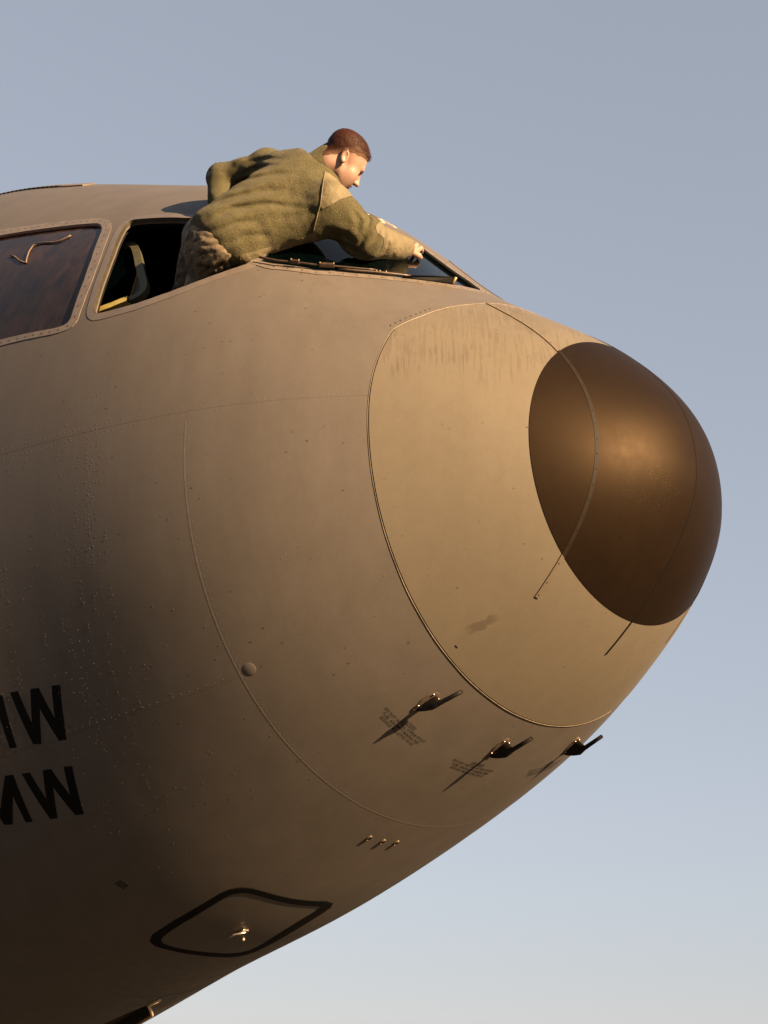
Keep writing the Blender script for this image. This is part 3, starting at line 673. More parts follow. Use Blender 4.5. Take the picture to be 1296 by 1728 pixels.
# ---- roof vent at the far left of the crown
vp = [(2.62, 112), (2.72, 106), (3.40, 106), (3.40, 112.6), (2.72, 113.6)]
vt = patch('roof_vent', rounded(vp, 1), [], .06, 3, .006, .02, TRIM, AC, step=.02)
for i, s in enumerate(np.linspace(2.80, 3.34, 18)):
    X, nn, f, sd = frame(s, 112.9); V, F = box(X+nn*.0035, (f, sd, nn), (.008, .014, .0032)); add('louver', V, F, RUBBER, vt, False)
# ---- large black letters on the side and white digits above the windshield
def poly(name, loop, mat, parent, off=.0006): return patch(name, loop, [], .04, 2, off, 0, mat, parent, step=.02)
W1 = [(1.9723,210.01),(1.9385,210.31),(1.9259,215.02),(1.885,210.75),(1.8509,211.1),(1.8302,215.8),(1.7977,211.51),(1.763,211.9),(1.8196,219.18),(1.8499,218.85),(1.8746,213.69),(1.9217,218.17),(1.9542,217.73)]
W2 = [(2.0497,220.66),(2.0164,221.02),(2.0064,225.45),(1.9632,221.54),(1.9301,221.9),(1.9115,226.51),(1.879,222.4),(1.8467,222.84),(1.905,229.9),(1.937,229.51),(1.957,224.35),(2.0075,228.7),(2.036,228.34)]
def flipM(W, ref_s):
    t = np.array(W); tm = (t[:, 1].min()+t[:, 1].max())/2; o = [(a, 2*tm-b) for a, b in W]; q = np.array(o); k = np.polyfit(q[:, 0], q[:, 1], 1)[0]
    d = ref_s-q[:, 0].min(); return [(a+d, b+2*(-k)*(a-q[:, 0].mean())*0+0) for a, b in o]
for W in (W1, W2): poly('letter_w', W, BLACKP, AC)
mb = np.array(W2)
M2 = [(2.1359,219.06),(2.101,219.4),(2.1174,226.64),(2.1457,226.41),(2.1417,222.13),(2.1680,225.98),(2.1999,225.9),(2.2335,225.49),(2.2540,221.3),(2.2880,225.1),(2.3190,224.8),(2.2700,217.8),(2.2370,218.1),(2.1960,223.0)]
# the M: right leg, right diagonal, left diagonal and left leg
M2 = [(2.0833, 220.27), (2.1058, 227.48), (2.1336, 227.19), (2.1261, 222.92), (2.1867, 226.56), (2.2198, 226.07), (2.2263, 221.87), (2.2763, 225.77), (2.3053, 225.47), (2.2523, 218.77), (2.2193, 219.07), (2.2003, 223.77), (2.1178, 219.87)]
dM = (-0.0763, -10.350)
M1 = [(a+dM[0]+.0*(b-219.4)*0-.0008*(b-219.4), b+dM[1]) for a, b in M2]
poly('letter_m', M2, BLACKP, AC); poly('letter_m', M1, BLACKP, AC)
mm = np.linalg.norm(S(1.22, 98)-S(1.22, 99)); stencil('crown_digits', [('600', .105, 1.183, 103.6, 'up', .19)], WHITEP, AC, .0012)
for a in (0, .011, .022):
    V = [SO(s, t, .0006) for s, t in ((1.995-a, 242.2), (1.990-a, 242.2), (1.982-a, 243.9), (1.987-a, 243.9))]; add('scratch_mark', V, [(0, 1, 2, 3)], BLACKP, AC, False)
# ---- dew and rain drops running down the flank
dropm = N('water_drops'); dropm.set(base=c4(.070, .060, .052), rough=.16, spec=1.0, coat=1.0, coatr=.03)
parts = []
bands = []
for s0, t0, t1, w_, cnt in ((1.45, 166, 232, .045, 11), (1.55, 164, 234, .05, 10), (1.62, 166, 238, .03, 7), (1.76, 170, 238, .02, 4), (1.87, 172, 236, .03, 6), (2.0, 178, 238, .03, 4), (2.2, 185, 242, .08, 4)):
    for _ in range(cnt):                         # single runs of drops down the skin
        a = random.uniform(t0, t1-18); bands.append((s0+random.gauss(0, w_), a, min(t1, a+random.uniform(14, 45)), .0035, random.randint(14, 48)))
bands += [(1.47, 168, 200, .030, 170), (1.62, 205, 245, .16, 130), (2.05, 190, 240, .12, 120), (1.25, 185, 262, .35, 50), (.9, 190, 250, .22, 20), (.5, 225, 262, .12, 18)]
for s0, t0, t1, w_, cnt in bands:
    for _ in range(cnt):
        t = random.uniform(t0, t1); s = s0+random.gauss(0, w_)+.0016*(t-t0)
        if s < .3 or (.58 < s < .65) or (150 < t < 176 and s > 1.62): continue
        r_ = .85*random.choice((.0006, .0007, .0008, .0010, .0012, .0016) if w_ < .1 else (.0009, .0012, .0018))
        X, nn, f, sd = frame(s, t); dn = np.array([0, 0, -1.]); dn = dn-nn*(dn@nn); dn /= np.linalg.norm(dn)+1e-9; ac = np.cross(nn, dn); n = 6
        V = [X+nn*.0002+r_*(1.25*math.cos(a)*dn+math.sin(a)*ac) for a in np.arange(n)*2*math.pi/n]+[X+nn*r_*.5+dn*r_*.15+.62*r_*(math.cos(a)*dn+math.sin(a)*ac) for a in np.arange(n)*2*math.pi/n]+[X+nn*r_*.7+dn*r_*.2]
        parts.append((V, [(k, (k+1) % n, n+(k+1) % n, n+k) for k in range(n)]+[(n+k, n+(k+1) % n, 2*n) for k in range(n)]))
V, F = merge(parts); o = add('water_drops', V, F, dropm, AC); o['kind'] = 'stuff'
# ------------------------------------------------------------------ person: bodies grown from blended volumes and meshed
def pxp(x, y, d):
    """point at photograph pixel (x, y), d metres in front of the camera"""
    return CAM+d*(CD+CR*(x-648)/FPX-CU*(y-864)/FPX)
def project(P):
    q = np.asarray(P)-CAM; z = q@CD; return np.stack([648+FPX*(q@CR)/z, 864-FPX*(q@CU)/z, z], -1)
_tab = np.random.default_rng(3).random((32, 32, 32)).astype(np.float32)*2-1
def vnoise(P, sc):
    q = P*sc; i = np.floor(q).astype(int); f = q-i; f = f*f*(3-2*f); r = 0
    for dx in (0, 1):
        for dy in (0, 1):
            for dz in (0, 1):
                w = (f[:, 0] if dx else 1-f[:, 0])*(f[:, 1] if dy else 1-f[:, 1])*(f[:, 2] if dz else 1-f[:, 2])
                r = r+w*_tab[(i[:, 0]+dx) % 32, (i[:, 1]+dy) % 32, (i[:, 2]+dz) % 32]
    return r
def smin(a, b, k):
    h = np.clip(.5+.5*(b-a)/k, 0, 1); return b+(a-b)*h-k*h*(1-h)
def smax(a, b, k): return -smin(-a, -b, k)
def cap(P, a, b, r0, r1):
    a = np.asarray(a); ab = np.asarray(b)-a; t = np.clip(((P-a)@ab)/(ab@ab), 0, 1); return np.linalg.norm(P-a-t[:, None]*ab, axis=1)-(r0+(r1-r0)*t)
def ell(P, c, ax, r):
    q = (P-np.asarray(c))@np.asarray(ax).T; r = np.asarray(r); k0 = np.linalg.norm(q/r, axis=1); k1 = np.linalg.norm(q/(r*r), axis=1)+1e-9; return k0*(k0-1)/k1
def nets(f, lo, hi, h, slack=.03, B=12):
    lo = np.array(lo, float); n = (np.ceil((np.array(hi)-lo)/h/B).astype(int))*B
    D = np.ones(n, np.float32); nb = n//B
    I = np.stack(np.meshgrid(*[np.arange(q) for q in nb], indexing='ij'), -1).reshape(-1, 3)
    c = lo+(I*B+(B-1)/2)*h; d = f(c); act = np.abs(d) < B*h*.87+slack
    loc = np.stack(np.meshgrid(*[np.arange(B)]*3, indexing='ij'), -1).reshape(-1, 3)
    for i in np.nonzero(~act & (d < 0))[0]: a = I[i]*B; D[a[0]:a[0]+B, a[1]:a[1]+B, a[2]:a[2]+B] = -1
    A = np.nonzero(act)[0]
    for s in range(0, len(A), 120):
        ids = A[s:s+120]; P = (lo+((I[ids]*B)[:, None]+loc[None])*h).reshape(-1, 3); v = f(P).reshape(len(ids), B, B, B)
        for j, i in enumerate(ids): a = I[i]*B; D[a[0]:a[0]+B, a[1]:a[1]+B, a[2]:a[2]+B] = v[j]
    Sg = D < 0; cnt = np.zeros(n-1, np.int8)
    for o in np.ndindex(2, 2, 2): cnt += Sg[o[0]:n[0]-1+o[0], o[1]:n[1]-1+o[1], o[2]:n[2]-1+o[2]]
    C = np.argwhere((cnt > 0) & (cnt < 8)); acc = np.zeros((len(C), 3)); num = np.zeros(len(C))
    for ax in range(3):
        for u in (0, 1):
            for w in (0, 1):
                o = np.zeros(3, int); o[(ax+1) % 3] = u; o[(ax+2) % 3] = w; e = o.copy(); e[ax] = 1
                a = D[tuple((C+o).T)]; b = D[tuple((C+e).T)]; x = (a < 0) != (b < 0); t = np.where(x, a/(a-b+1e-12), 0)
                p = o+t[:, None]*np.eye(3)[ax]; acc[x] += p[x]; num[x] += 1
    V = lo+(C+acc/num[:, None])*h; idx = -np.ones(n-1, int); idx[tuple(C.T)] = np.arange(len(C)); Q = []
    for ax in range(3):
        b_, c_ = (ax+1) % 3, (ax+2) % 3; sl0 = [slice(0, n[0]), slice(0, n[1]), slice(0, n[2])]; s1 = list(sl0); s0 = list(sl0); s0[ax] = slice(0, n[ax]-1); s1[ax] = slice(1, n[ax])
        E = np.argwhere(Sg[tuple(s0)] != Sg[tuple(s1)]); E = E[(E[:, b_] > 0) & (E[:, c_] > 0) & (E[:, b_] < n[b_]-1) & (E[:, c_] < n[c_]-1)]
        eb = np.eye(3, dtype=int)[b_]; ec = np.eye(3, dtype=int)[c_]
        q = np.stack([idx[tuple((E-eb-ec).T)], idx[tuple((E-ec).T)], idx[tuple(E.T)], idx[tuple((E-eb).T)]], 1)
        fl = ~Sg[tuple(E.T)]; q[fl] = q[fl][:, ::-1]; Q.append(q)
    Q = np.concatenate(Q); return V, Q[(Q >= 0).all(1)]
def relax(V, Q, it=2, lam=.5):
    E = np.concatenate([Q[:, [0, 1]], Q[:, [1, 2]], Q[:, [2, 3]], Q[:, [3, 0]]])
    for _ in range(it):
        s = np.zeros_like(V); c = np.zeros(len(V)); np.add.at(s, E[:, 0], V[E[:, 1]]); np.add.at(c, E[:, 0], 1); np.add.at(s, E[:, 1], V[E[:, 0]]); np.add.at(c, E[:, 1], 1)
        V = V+lam*(s/c[:, None]-V)
    return V
def vnormals(V, T):
    n = np.cross(V[T[:, 1]]-V[T[:, 0]], V[T[:, 2]]-V[T[:, 0]]); o = np.zeros_like(V)
    for k in range(3): np.add.at(o, T[:, k], n)
    return o/(np.linalg.norm(o, axis=1, keepdims=True)+1e-12)
def tris(Q): return np.concatenate([Q[:, [0, 1, 2]], Q[:, [0, 2, 3]]])
def clip_mesh(V, T, val):
    """the part of a triangle mesh where val > 0, cut exactly along val = 0"""
    pos = val > 0; k = pos[T].sum(1); V2 = [tuple(v) for v in V]; F = [tuple(t) for t in T[k == 3]]; cache = {}
    def cut(a, b):
        key = (min(a, b), max(a, b))
        if key not in cache: t = val[a]/(val[a]-val[b]); cache[key] = len(V2); V2.append(tuple(V[a]+(V[b]-V[a])*t))
        return cache[key]
    for t in T[(k == 1) | (k == 2)]:
        o = []
        for i in range(3):
            a, b = t[i], t[(i+1) % 3]
            if pos[a]: o.append(a)
            if pos[a] != pos[b]: o.append(cut(a, b))
        F.append(tuple(o))
    used = sorted({i for f in F for i in f}); m = {a: i for i, a in enumerate(used)}; return np.array([V2[i] for i in used]), [tuple(m[i] for i in f) for f in F]
def largest(V, F):
    par = list(range(len(V)))
    def find(a):
        while par[a] != a: par[a] = par[par[a]]; a = par[a]
        return a
    for f in F:
        for k in f[1:]: par[find(k)] = find(f[0])
    r = np.array([find(i) for i in range(len(V))]); b = np.bincount(r).argmax(); m = {a: i for i, a in enumerate(np.nonzero(r == b)[0])}
    return np.array([V[a] for a in m]), [tuple(m[i] for i in f) for f in F if r[f[0]] == b]
def sdpoly(p, loop):
    """signed distance (positive inside) from 2-D points to a loop"""
    L = np.array(loop, float); d = np.full(len(p), 1e9)
    for i in range(len(L)):
        a = L[i]; b = L[(i+1) % len(L)]; ab = b-a; t = np.clip(((p-a)@ab)/(ab@ab), 0, 1); d = np.minimum(d, np.linalg.norm(p-a-t[:, None]*ab, axis=1))
    return np.where(inside(p, loop), d, -d)
unit = lambda v: np.asarray(v, float)/np.linalg.norm(v)
DZ = -.215
def J(x, y, d): return pxp(x, y, d+DZ)
# joints
PEL = J(362, 418, 5.56); HEM = J(378, 402, 5.53); WAI = J(418, 374, 5.56); CHE = J(485, 330, 5.62); UPB = J(520, 300, 5.66); NEC = J(543, 287, 5.67)
RS, RE, RW = J(557, 347, 5.49), J(617, 403, 5.52), J(681, 419, 5.74)
LS, LE, LW = J(455, 282, 5.79), J(374, 302, 5.86), J(372, 368, 5.74)
SP = unit(NEC-HEM); LA = (LS-RS); LA = unit(LA-SP*(LA@SP)); BK = -np.cross(LA, SP)      # spine, to his left, out of the back
TF = np.array([SP, LA, BK])
HC = J(572, 268, 5.665)                        # about where the neck meets the skull
NAX = unit(unit(HC-NEC)+.8*SP); NCUT = J(545, 284, 5.67)
# ---- jacket
fold_lines = [  # folds across the left side of the back, in photograph pixels: points, width, depth
 ([(352, 372), (392, 352), (450, 344), (520, 352)], 5, .007), ([(338, 352), (380, 336), (440, 322), (490, 320)], 5, .006), ([(372, 322), (410, 305), (465, 294), (505, 292)], 4.5, .005),
 ([(395, 300), (425, 286), (470, 276)], 4, .005), ([(360, 392), (400, 376), (440, 372)], 5, .006), ([(380, 412), (415, 398), (455, 396)], 4.5, .004), ([(346, 338), (385, 322), (430, 310)], 3.5, .004),
 ([(418, 276), (445, 268), (480, 268)], 3.5, .004), ([(470, 366), (520, 362), (545, 352)], 6, .003), ([(556, 392), (582, 400), (604, 416)], 6, .008), ([(566, 404), (590, 418), (612, 430)], 4, .006), ([(594, 352), (606, 372), (602, 398)], 5, .004), ([(610, 352), (624, 370), (618, 388)], 3.5, .007), ([(640, 384), (636, 398), (622, 412)], 4, .005), ([(655, 394), (652, 412), (640, 428)], 4, .004), ([(672, 402), (668, 418), (660, 432)], 3.5, .003), ([(618, 396), (608, 414), (596, 428)], 5, .007)]
def fold_field(P, lines=None):
    p = project(P)[:, :2]; r = np.zeros(len(P))
    for pts, w, a in (lines or fold_lines):
        pts = np.array(pts, float); d = np.full(len(p), 1e9); tt = np.zeros(len(p)); n = len(pts)-1
        for i in range(n):
            ab = pts[i+1]-pts[i]; t = np.clip(((p-pts[i])@ab)/(ab@ab), 0, 1); di = np.linalg.norm(p-pts[i]-t[:, None]*ab, axis=1); k = di < d; d[k] = di[k]; tt[k] = ((i+t)/n)[k]
        e = np.sin(np.pi*np.clip(tt, .02, .98))**.6
        r += 1.05*a*e*(np.exp(-(d/w)**2)-.55*np.exp(-((d-2.1*w)/(1.3*w))**2))
    return r
def f_jacket(P):
    d = ell(P, CHE, TF, (.19, .165, .112)); d = smin(d, ell(P, J(515, 300, 5.68), TF, (.11, .135, .085)), .06)
    d = smin(d, ell(P, WAI, TF, (.15, .145, .112)), .07); d = smin(d, ell(P, HEM-SP*.01, TF, (.09, .140, .115)), .05)
    d = smin(d, cap(P, J(468, 286, 5.74), J(446, 280, 5.80), .060, .058), .05)                # left shoulder hump
    d = smin(d, cap(P, J(534, 336, 5.54), RS, .064, .068), .05); d = smin(d, cap(P, J(462, 392, 5.50), J(528, 372, 5.50), .062, .068), .05); d = smin(d, cap(P, J(412, 424, 5.465), J(424, 418, 5.47), .040, .045), .03)
    arm = smin(cap(P, RS, RE, .074, .066), cap(P, RE, RW, .064, .039), .03); d = smin(d, arm, .035)
    larm = smin(cap(P, LS, LE, .060, .052), cap(P, LE, LW, .050, .042), .025); d = smin(d, larm, .02)
    d = smin(d, cap(P, UPB, NEC-NAX*.03, .072, .052), .04)
    d = d+fold_field(P)
    armw = np.exp(-np.maximum(arm, 0)/.02); s = ((P-RE)@unit(RW-RE))
    ang = vnoise(P, 9)*1.2
    d = d-armw*.0045*np.sin(s*95+ang*3)*np.clip(s/.03+.6, 0, 1)*(.5+.5*vnoise(P, 14))
    d = d-.0035*vnoise(P, 16)-.0018*vnoise(P, 36)
    lw = np.exp(-np.maximum(larm, 0)/.015); d = d-lw*.005*vnoise(P*np.array([1., 1, 1]), 24)
    d = smax(d, -((P-HEM)@SP)-.075+.012*vnoise(P, 12)+.06*((P-HEM)@LA)*-1, .008)                    # hem
    d = smax(d, ((P-RW)@unit(RW-RE))-.012, .004)                                                # cuff
    _h = (P-NCUT)@NAX+.022; _r2 = np.linalg.norm(P-NCUT-_h[:, None]*NAX, axis=1); d = smax(d, -np.maximum(_r2-.105, -_h), .012); hole = cap(P, NCUT-NAX*.04, NCUT+NAX*.2, .051, .051); d = smax(d, -hole, .006)
    return d
AP = np.array([PEL, HEM, WAI, CHE, UPB, NEC, RS, RE, RW, LS, LE, LW])
lo, hi = AP.min(0)-.17, AP.max(0)+.17
PERSON = empty('person', tuple(PEL-np.array([0, 0, .12])))
PERSON['label'] = 'person in olive fleece jacket and camouflage trousers leaning out of cockpit window wiping the windshield'; PERSON['category'] = 'person'
jV, jQ = nets(f_jacket, lo, hi, .0045); jV = relax(jV, jQ, 1, .4); jT = tris(jQ); jN = vnormals(jV, jT)
def fabric(name, col, fleece):
    m = N(name)
    if fleece:
        a = m.noise(None, 5, .75, vec=m.scaled((150, 150, 150)), dist=.5); b = m.noise(22, 4, .6); c = m.noise(420, 3, .7)
        k = m.math('MULTIPLY', m.mr(a, .3, .7, .68, 1.32), m.mr(b, .3, .7, .86, 1.14)); k = m.math('MULTIPLY', k, m.mr(c, .3, .7, .8, 1.2))
        bp = m.bump(a, .9, .006); bp = m.bump(c, .5, .002, bp)
        m.set(rough=.95, spec=.05, sheen=.06, sheenr=.4)
    else:
        a = m.noise(14, 4, .6); c = m.noise(500, 2); k = m.math('MULTIPLY', m.mr(a, .3, .7, .88, 1.12), m.mr(c, .3, .7, .94, 1.06))
        bp = m.bump(m.noise(30, 4, .55, dist=.8), .6, .010); bp = m.bump(c, .15, .001, bp); m.set(rough=.68, spec=.2)
    n = m.new('ShaderNodeVectorMath', operation='SCALE'); n.inputs[0].default_value = col; m.l.new(k, n.inputs['Scale']); m.set(base=n.outputs[0], normal=bp); return m
FLEECE = fabric('olive_fleece', (.053, .048, .0265), True); NYLON = fabric('tan_olive_nylon', (.082, .069, .042), False)
JK = link('jacket', mesh('jacket', jV, jQ), FLEECE, PERSON)
# nylon panels: pieces of the jacket surface lying 1.5 mm proud
jp = project(jV)
face = (jN@unit(CAM-CHE)) > -.15
def panel(name, loop, extra=None):
    v = sdpoly(jp[:, :2], loop); v = np.where(face, v, -np.abs(v)-1)
    if extra is not None: v = np.minimum(v, extra*400)
    V, F = largest(*clip_mesh(jV+jN*.0016, jT, v)); return add(name, V, F, NYLON, JK)
arm_ax = unit(RW-RE)
panel('shoulder_panel', [(548, 290), (556, 293), (572, 306), (600, 330), (610, 338), (592, 331), (574, 336), (561, 344), (544, 353), (541, 345), (545, 315)])
panel('side_panel', [(405, 430), (440, 421), (474, 411), (505, 401), (530, 391), (542, 408), (536, 418), (520, 424), (480, 436), (440, 446), (405, 448)])
# the forearm patch wraps the sleeve from just above the elbow to the cuff
_ve = (jV-RE)@arm_ax; _ra = np.linalg.norm(jV-RE-np.clip(_ve, -.06, .3)[:, None]*arm_ax, axis=1)
v = np.minimum(_ve+.012+.02*np.sin(jV[:, 2]*60), .095-_ra); V, F = clip_mesh(jV+jN*.0016, jT, np.where(_ve > -.05, v, -1)); add('forearm_patch', V, F, NYLON, JK)
_lp = np.linalg.norm(jV-LE, axis=1); v = np.where(jp[:, 2] > 5.5, .055-_lp+.006*vnoise(jV, 30), -1); V, F = clip_mesh(jV+jN*.0016, jT, v); add('elbow_patch', V, F, NYLON, JK)['kind'] = 'stuff'
jb = BVHTree.FromPolygons([Vector(v) for v in jV], [tuple(map(int, q)) for q in jQ])
def hit(x, y, off=0.0):
    d = CD+CR*(x-648)/FPX-CU*(y-864)/FPX; r = jb.ray_cast(Vector(CAM), Vector(d).normalized()); return None if r[0] is None else np.array(r[0])+np.array(r[1])*off
def seam(name, pts, r=.0022):
    P = [hit(x, y, .0015) for x, y in refine_px(pts)]; P = [p for p in P if p is not None]
    if len(P) > 2: V, F = tube(P, r, 6); add(name, V, F, NYLON, JK)
def refine_px(pts, st=5):
    o = []
    for (a, b), (c, d) in zip(pts[:-1], pts[1:]):
        k = max(1, int(math.hypot(c-a, d-b)/st)); o += [(a+(c-a)*i/k, b+(d-b)*i/k) for i in range(k)]
    return o+[pts[-1]]
seam('seam_piping', [(548, 290), (545, 315), (541, 345), (534, 370), (528, 392)])
# collar: a stand-up band round the neck
ax = NAX; cu = unit(np.cross(ax, CD)); cv = np.cross(ax, cu); V, F = [], []; n = 40
c0 = NCUT-ax*.030
prof = [(.068, 0), (.068, .05), (.065, .088), (.062, .093), (.057, .090), (.054, .05), (.054, 0)]
for i in range(n):
    a = 2*math.pi*i/n; d = math.cos(a)*cu+math.sin(a)*cv
    for r_, h in prof: V.append(c0+d*r_*1.02+ax*h*(1+.1*math.sin(a*2)))
m_ = len(prof); F = [(i*m_+k, ((i+1) % n)*m_+k, ((i+1) % n)*m_+k+1, i*m_+k+1) for i in range(n) for k in range(m_-1)]
add('collar', V, F, FLEECE, JK)
# ---- trousers
RH, LH = J(368, 430, 5.54), J(350, 402, 5.66)
RK, LK = J(330, 520, 5.62), J(318, 505, 5.82)
tr_folds = [([(336, 396), (352, 402), (372, 400), (386, 396)], 3, .006), ([(330, 410), (350, 416), (372, 412), (388, 406)], 3, .007), ([(322, 420), (338, 432), (356, 438)], 3.5, .006), ([(346, 460), (358, 442), (380, 428), (404, 416)], 3.5, .009),
 ([(336, 468), (350, 456), (372, 448), (398, 440)], 3, .006), ([(340, 384), (352, 388), (368, 394)], 2.5, .005), ([(362, 436), (366, 452), (372, 460)], 2.5, .005), ([(380, 430), (388, 442), (394, 452)], 2.5, .005), ([(320, 400), (326, 424), (330, 452)], 3.5, .005)]
def f_trousers(P):
    d = ell(P, PEL, TF, (.10, .13, .10)); d = smin(d, ell(P, HEM-SP*.03, TF, (.10, .118, .092)), .05); d = smin(d, cap(P, RH, RK, .080, .060), .04); d = smin(d, cap(P, LH, LK, .088, .062), .04)
    d = smin(d, cap(P, RK, RK+np.array([-.28, .05, -.12]), .060, .045), .02); d = smin(d, cap(P, LK, LK+np.array([-.28, .05, -.12]), .060, .045), .02)
    q = P@np.array([[1, .3, 0], [-.2, 1, .4], [.3, 0, .6]]).T
    return d+.45*fold_field(P, tr_folds)-.005*np.abs(vnoise(q, 13))-.002*np.abs(vnoise(q, 29))+.003
tV, tQ = nets(f_trousers, np.min([PEL, RK, LK, RH], 0)-np.array([.42, .2, .3]), np.max([HEM, LK, RH, PEL], 0)+.2, .006); tV = relax(tV, tQ, 1, .4)
cm = N('desert_camouflage'); q = cm.new('ShaderNodeVectorMath', operation='SNAP'); cm.l.new(cm.geo(), q.inputs[0]); q.inputs[1].default_value = (.005, .005, .005)
def cn(sc, off): return cm.noise(None, 3, .55, vec=(lambda n: (cm.l.new(q.outputs[0], n.inputs[0]), n.inputs[1].__setattr__('default_value', off), n.inputs[3].__setattr__('default_value', sc), n.outputs[0])[-1])(cm.new('ShaderNodeMapping')))
b = cm.mix(cm.math('GREATER_THAN', cn((16, 22, 40), (0, 0, 0)), .54), c4(.105, .082, .058), c4(.066, .055, .041)); b = cm.mix(cm.math('GREATER_THAN', cn((20, 26, 48), (5, 2, 1)), .58), b, c4(.036, .028, .019)); b = cm.mix(cm.math('GREATER_THAN', cn((18, 22, 44), (2, 8, 4)), .60), b, c4(.15, .12, .085))
cm.set(base=b, rough=.85, spec=.15, normal=cm.bump(cm.noise(45, 4, .55), .3, .006))
TR = link('trousers', mesh('trousers', tV, tQ), cm, PERSON)
tT = tris(tQ); tN = vnormals(tV, tT); tp_ = project(tV)[:, :2]; tf_ = (tN@unit(CAM-PEL)) > -.1
def tpanel(name, loop, off):
    v = sdpoly(tp_, loop); v = np.where(tf_, v, -np.abs(v)-1); e = np.clip(v/7, 0, 1); V, F = largest(*clip_mesh(tV+tN*(off*e)[:, None], tT, v)); return add(name, V, F, cm, TR)
tpanel('pocket_flap', [(350, 444), (362, 428), (398, 409), (410, 412), (406, 428), (374, 446), (356, 456)], .006)
tpanel('back_pocket', [(330, 392), (350, 384), (378, 402), (388, 414), (366, 426), (336, 424)], .004)
# ---- head
HS = .80; EAR = J(576, 271, 5.66)
HF = unit(.68*CR-.66*CU+.20*CD); HU = .70*CR+.70*CU+.10*CD; HU = unit(HU-HF*(HU@HF)); HL = np.cross(HU, HF)      # forward, up, to his left
HA = np.array([HF, HL, HU])
def hp(x, y, z): return EAR+HS*(x*HF+y*HL+z*HU)
def f_head(P):
    q = (P-EAR)@HA.T/HS; I3 = np.eye(3)
    e = lambda c, r: ell(q, c, I3, r)
    d = e((-.010, 0, .048), (.095, .077, .078)); d = smin(d, e((.045, 0, .0), (.058, .062, .085)), .03)            # skull, face
    d = smin(d, e((.070, 0, -.068), (.030, .034, .034)), .025); d = smin(d, cap(q, (.005, -.05, -.035), (.062, -.024, -.080), .018, .018), .025); d = smin(d, cap(q, (.005, .05, -.035), (.062, .024, -.080), .018, .018), .025)
    d = smin(d, cap(q, (.089, -.028, .027), (.089, .028, .027), .010, .010), .02)                                  # brow
    for y in (-.033, .033):
        d = smax(d, -e((.112, y, .006), (.022, .019, .012)), .014); d = smin(d, e((.081, y, .005), (.012, .0145, .0105)), .004)
        d = smin(d, e((.066, y*1.25, -.022), (.022, .018, .020)), .03); d = smin(d, e((.062, y*.85, -.045), (.034, .026, .034)), .03)                                              # cheekbone
    d = smin(d, cap(q, (.096, 0, .012), (.116, 0, -.022), .0085, .0105), .010); d = smin(d, e((.119, 0, -.026), (.012, .012, .010)), .006)
    for y in (-.013, .013): d = smin(d, e((.108, y, -.029), (.010, .008, .008)), .006)
    d = smin(d, e((.100, 0, -.050), (.012, .022, .0075)), .006); d = smin(d, e((.097, 0, -.061), (.012, .019, .0075)), .006)
    d = smax(d, -e((.116, 0, -.0555), (.009, .022, .0014)), .003)
    for y in (-1, 1):
        c = np.array((-.006, y*.077, .004)); rot = np.array([[.88, y*.25, .42], [-y*.25, .96, .05], [-.42, 0, .90]]); rot /= np.linalg.norm(rot, axis=1, keepdims=True)
        ear = ell(q, c+np.array((0, y*.006, 0)), rot, (.0185, .0095, .033)); ear = smax(ear, -ell(q, c+np.array((.003, y*.017, .003)), rot, (.0115, .009, .0225)), .004); d = smin(d, ear, .005)
    d = d*HS
    d = smin(d, cap(P, NEC-unit(NEC-UPB)*.03, hp(-.028, 0, -.045), .050, .048), .02)
    d = smin(d, cap(P, hp(-.028, 0, -.045), hp(-.02, 0, -.01), .048, .048), .02)
    return d
bV, bQ = nets(f_head, np.min([EAR, NEC], 0)-.15, np.max([EAR, NEC], 0)+.15, .0026, .02); bV = relax(bV, bQ, 1, .3); bN = vnormals(bV, tris(bQ))
hq = (bV-EAR)@HA.T/HS
hl = np.where(hq[:, 0] > .0, .030+.50*np.clip(hq[:, 0], 0, 1), .014+.62*hq[:, 0]) ; hl = np.where(hq[:, 0] > .075, np.maximum(hl, .068), hl)
# colour of the skin: lips, brows and lashes, flushed ear
lips = np.exp(-(((hq[:, 0]-.104)/.012)**2+(hq[:, 1]/.020)**2+((hq[:, 2]+.055)/.009)**2)); brow = np.exp(-(((hq[:, 0]-.100)/.014)**2+((np.abs(hq[:, 1])-.032)/.017)**2+((hq[:, 2]-.026)/.0055)**2))
lash = np.exp(-(((hq[:, 0]-.092)/.010)**2+((np.abs(hq[:, 1])-.034)/.014)**2+((hq[:, 2]-.001)/.0035)**2)); flush = np.exp(-(((np.abs(hq[:, 1])-.084)/.016)**2+(hq[:, 0]/.03)**2+(hq[:, 2]/.04)**2))
stub = np.clip((hl+.012-hq[:, 2])*0+np.clip((hq[:, 2]-hl+.012)/.012, 0, 1), 0, 1)*(hq[:, 0] < .07)
base = np.array([.195, .122, .097])*np.ones((len(bV), 1))
base = base*(1-flush[:, None]*.35)+np.array([.235, .105, .085])*flush[:, None]*.35; base = base*(1-lips[:, None]*.7)+np.array([.18, .075, .065])*lips[:, None]*.7
dk = np.clip(brow*.75+lash*.85, 0, 1)[:, None]; base = base*(1-dk)+np.array([.045, .022, .012])*dk; base = base*(1-stub[:, None]*.5)+np.array([.11, .058, .04])*stub[:, None]*.5
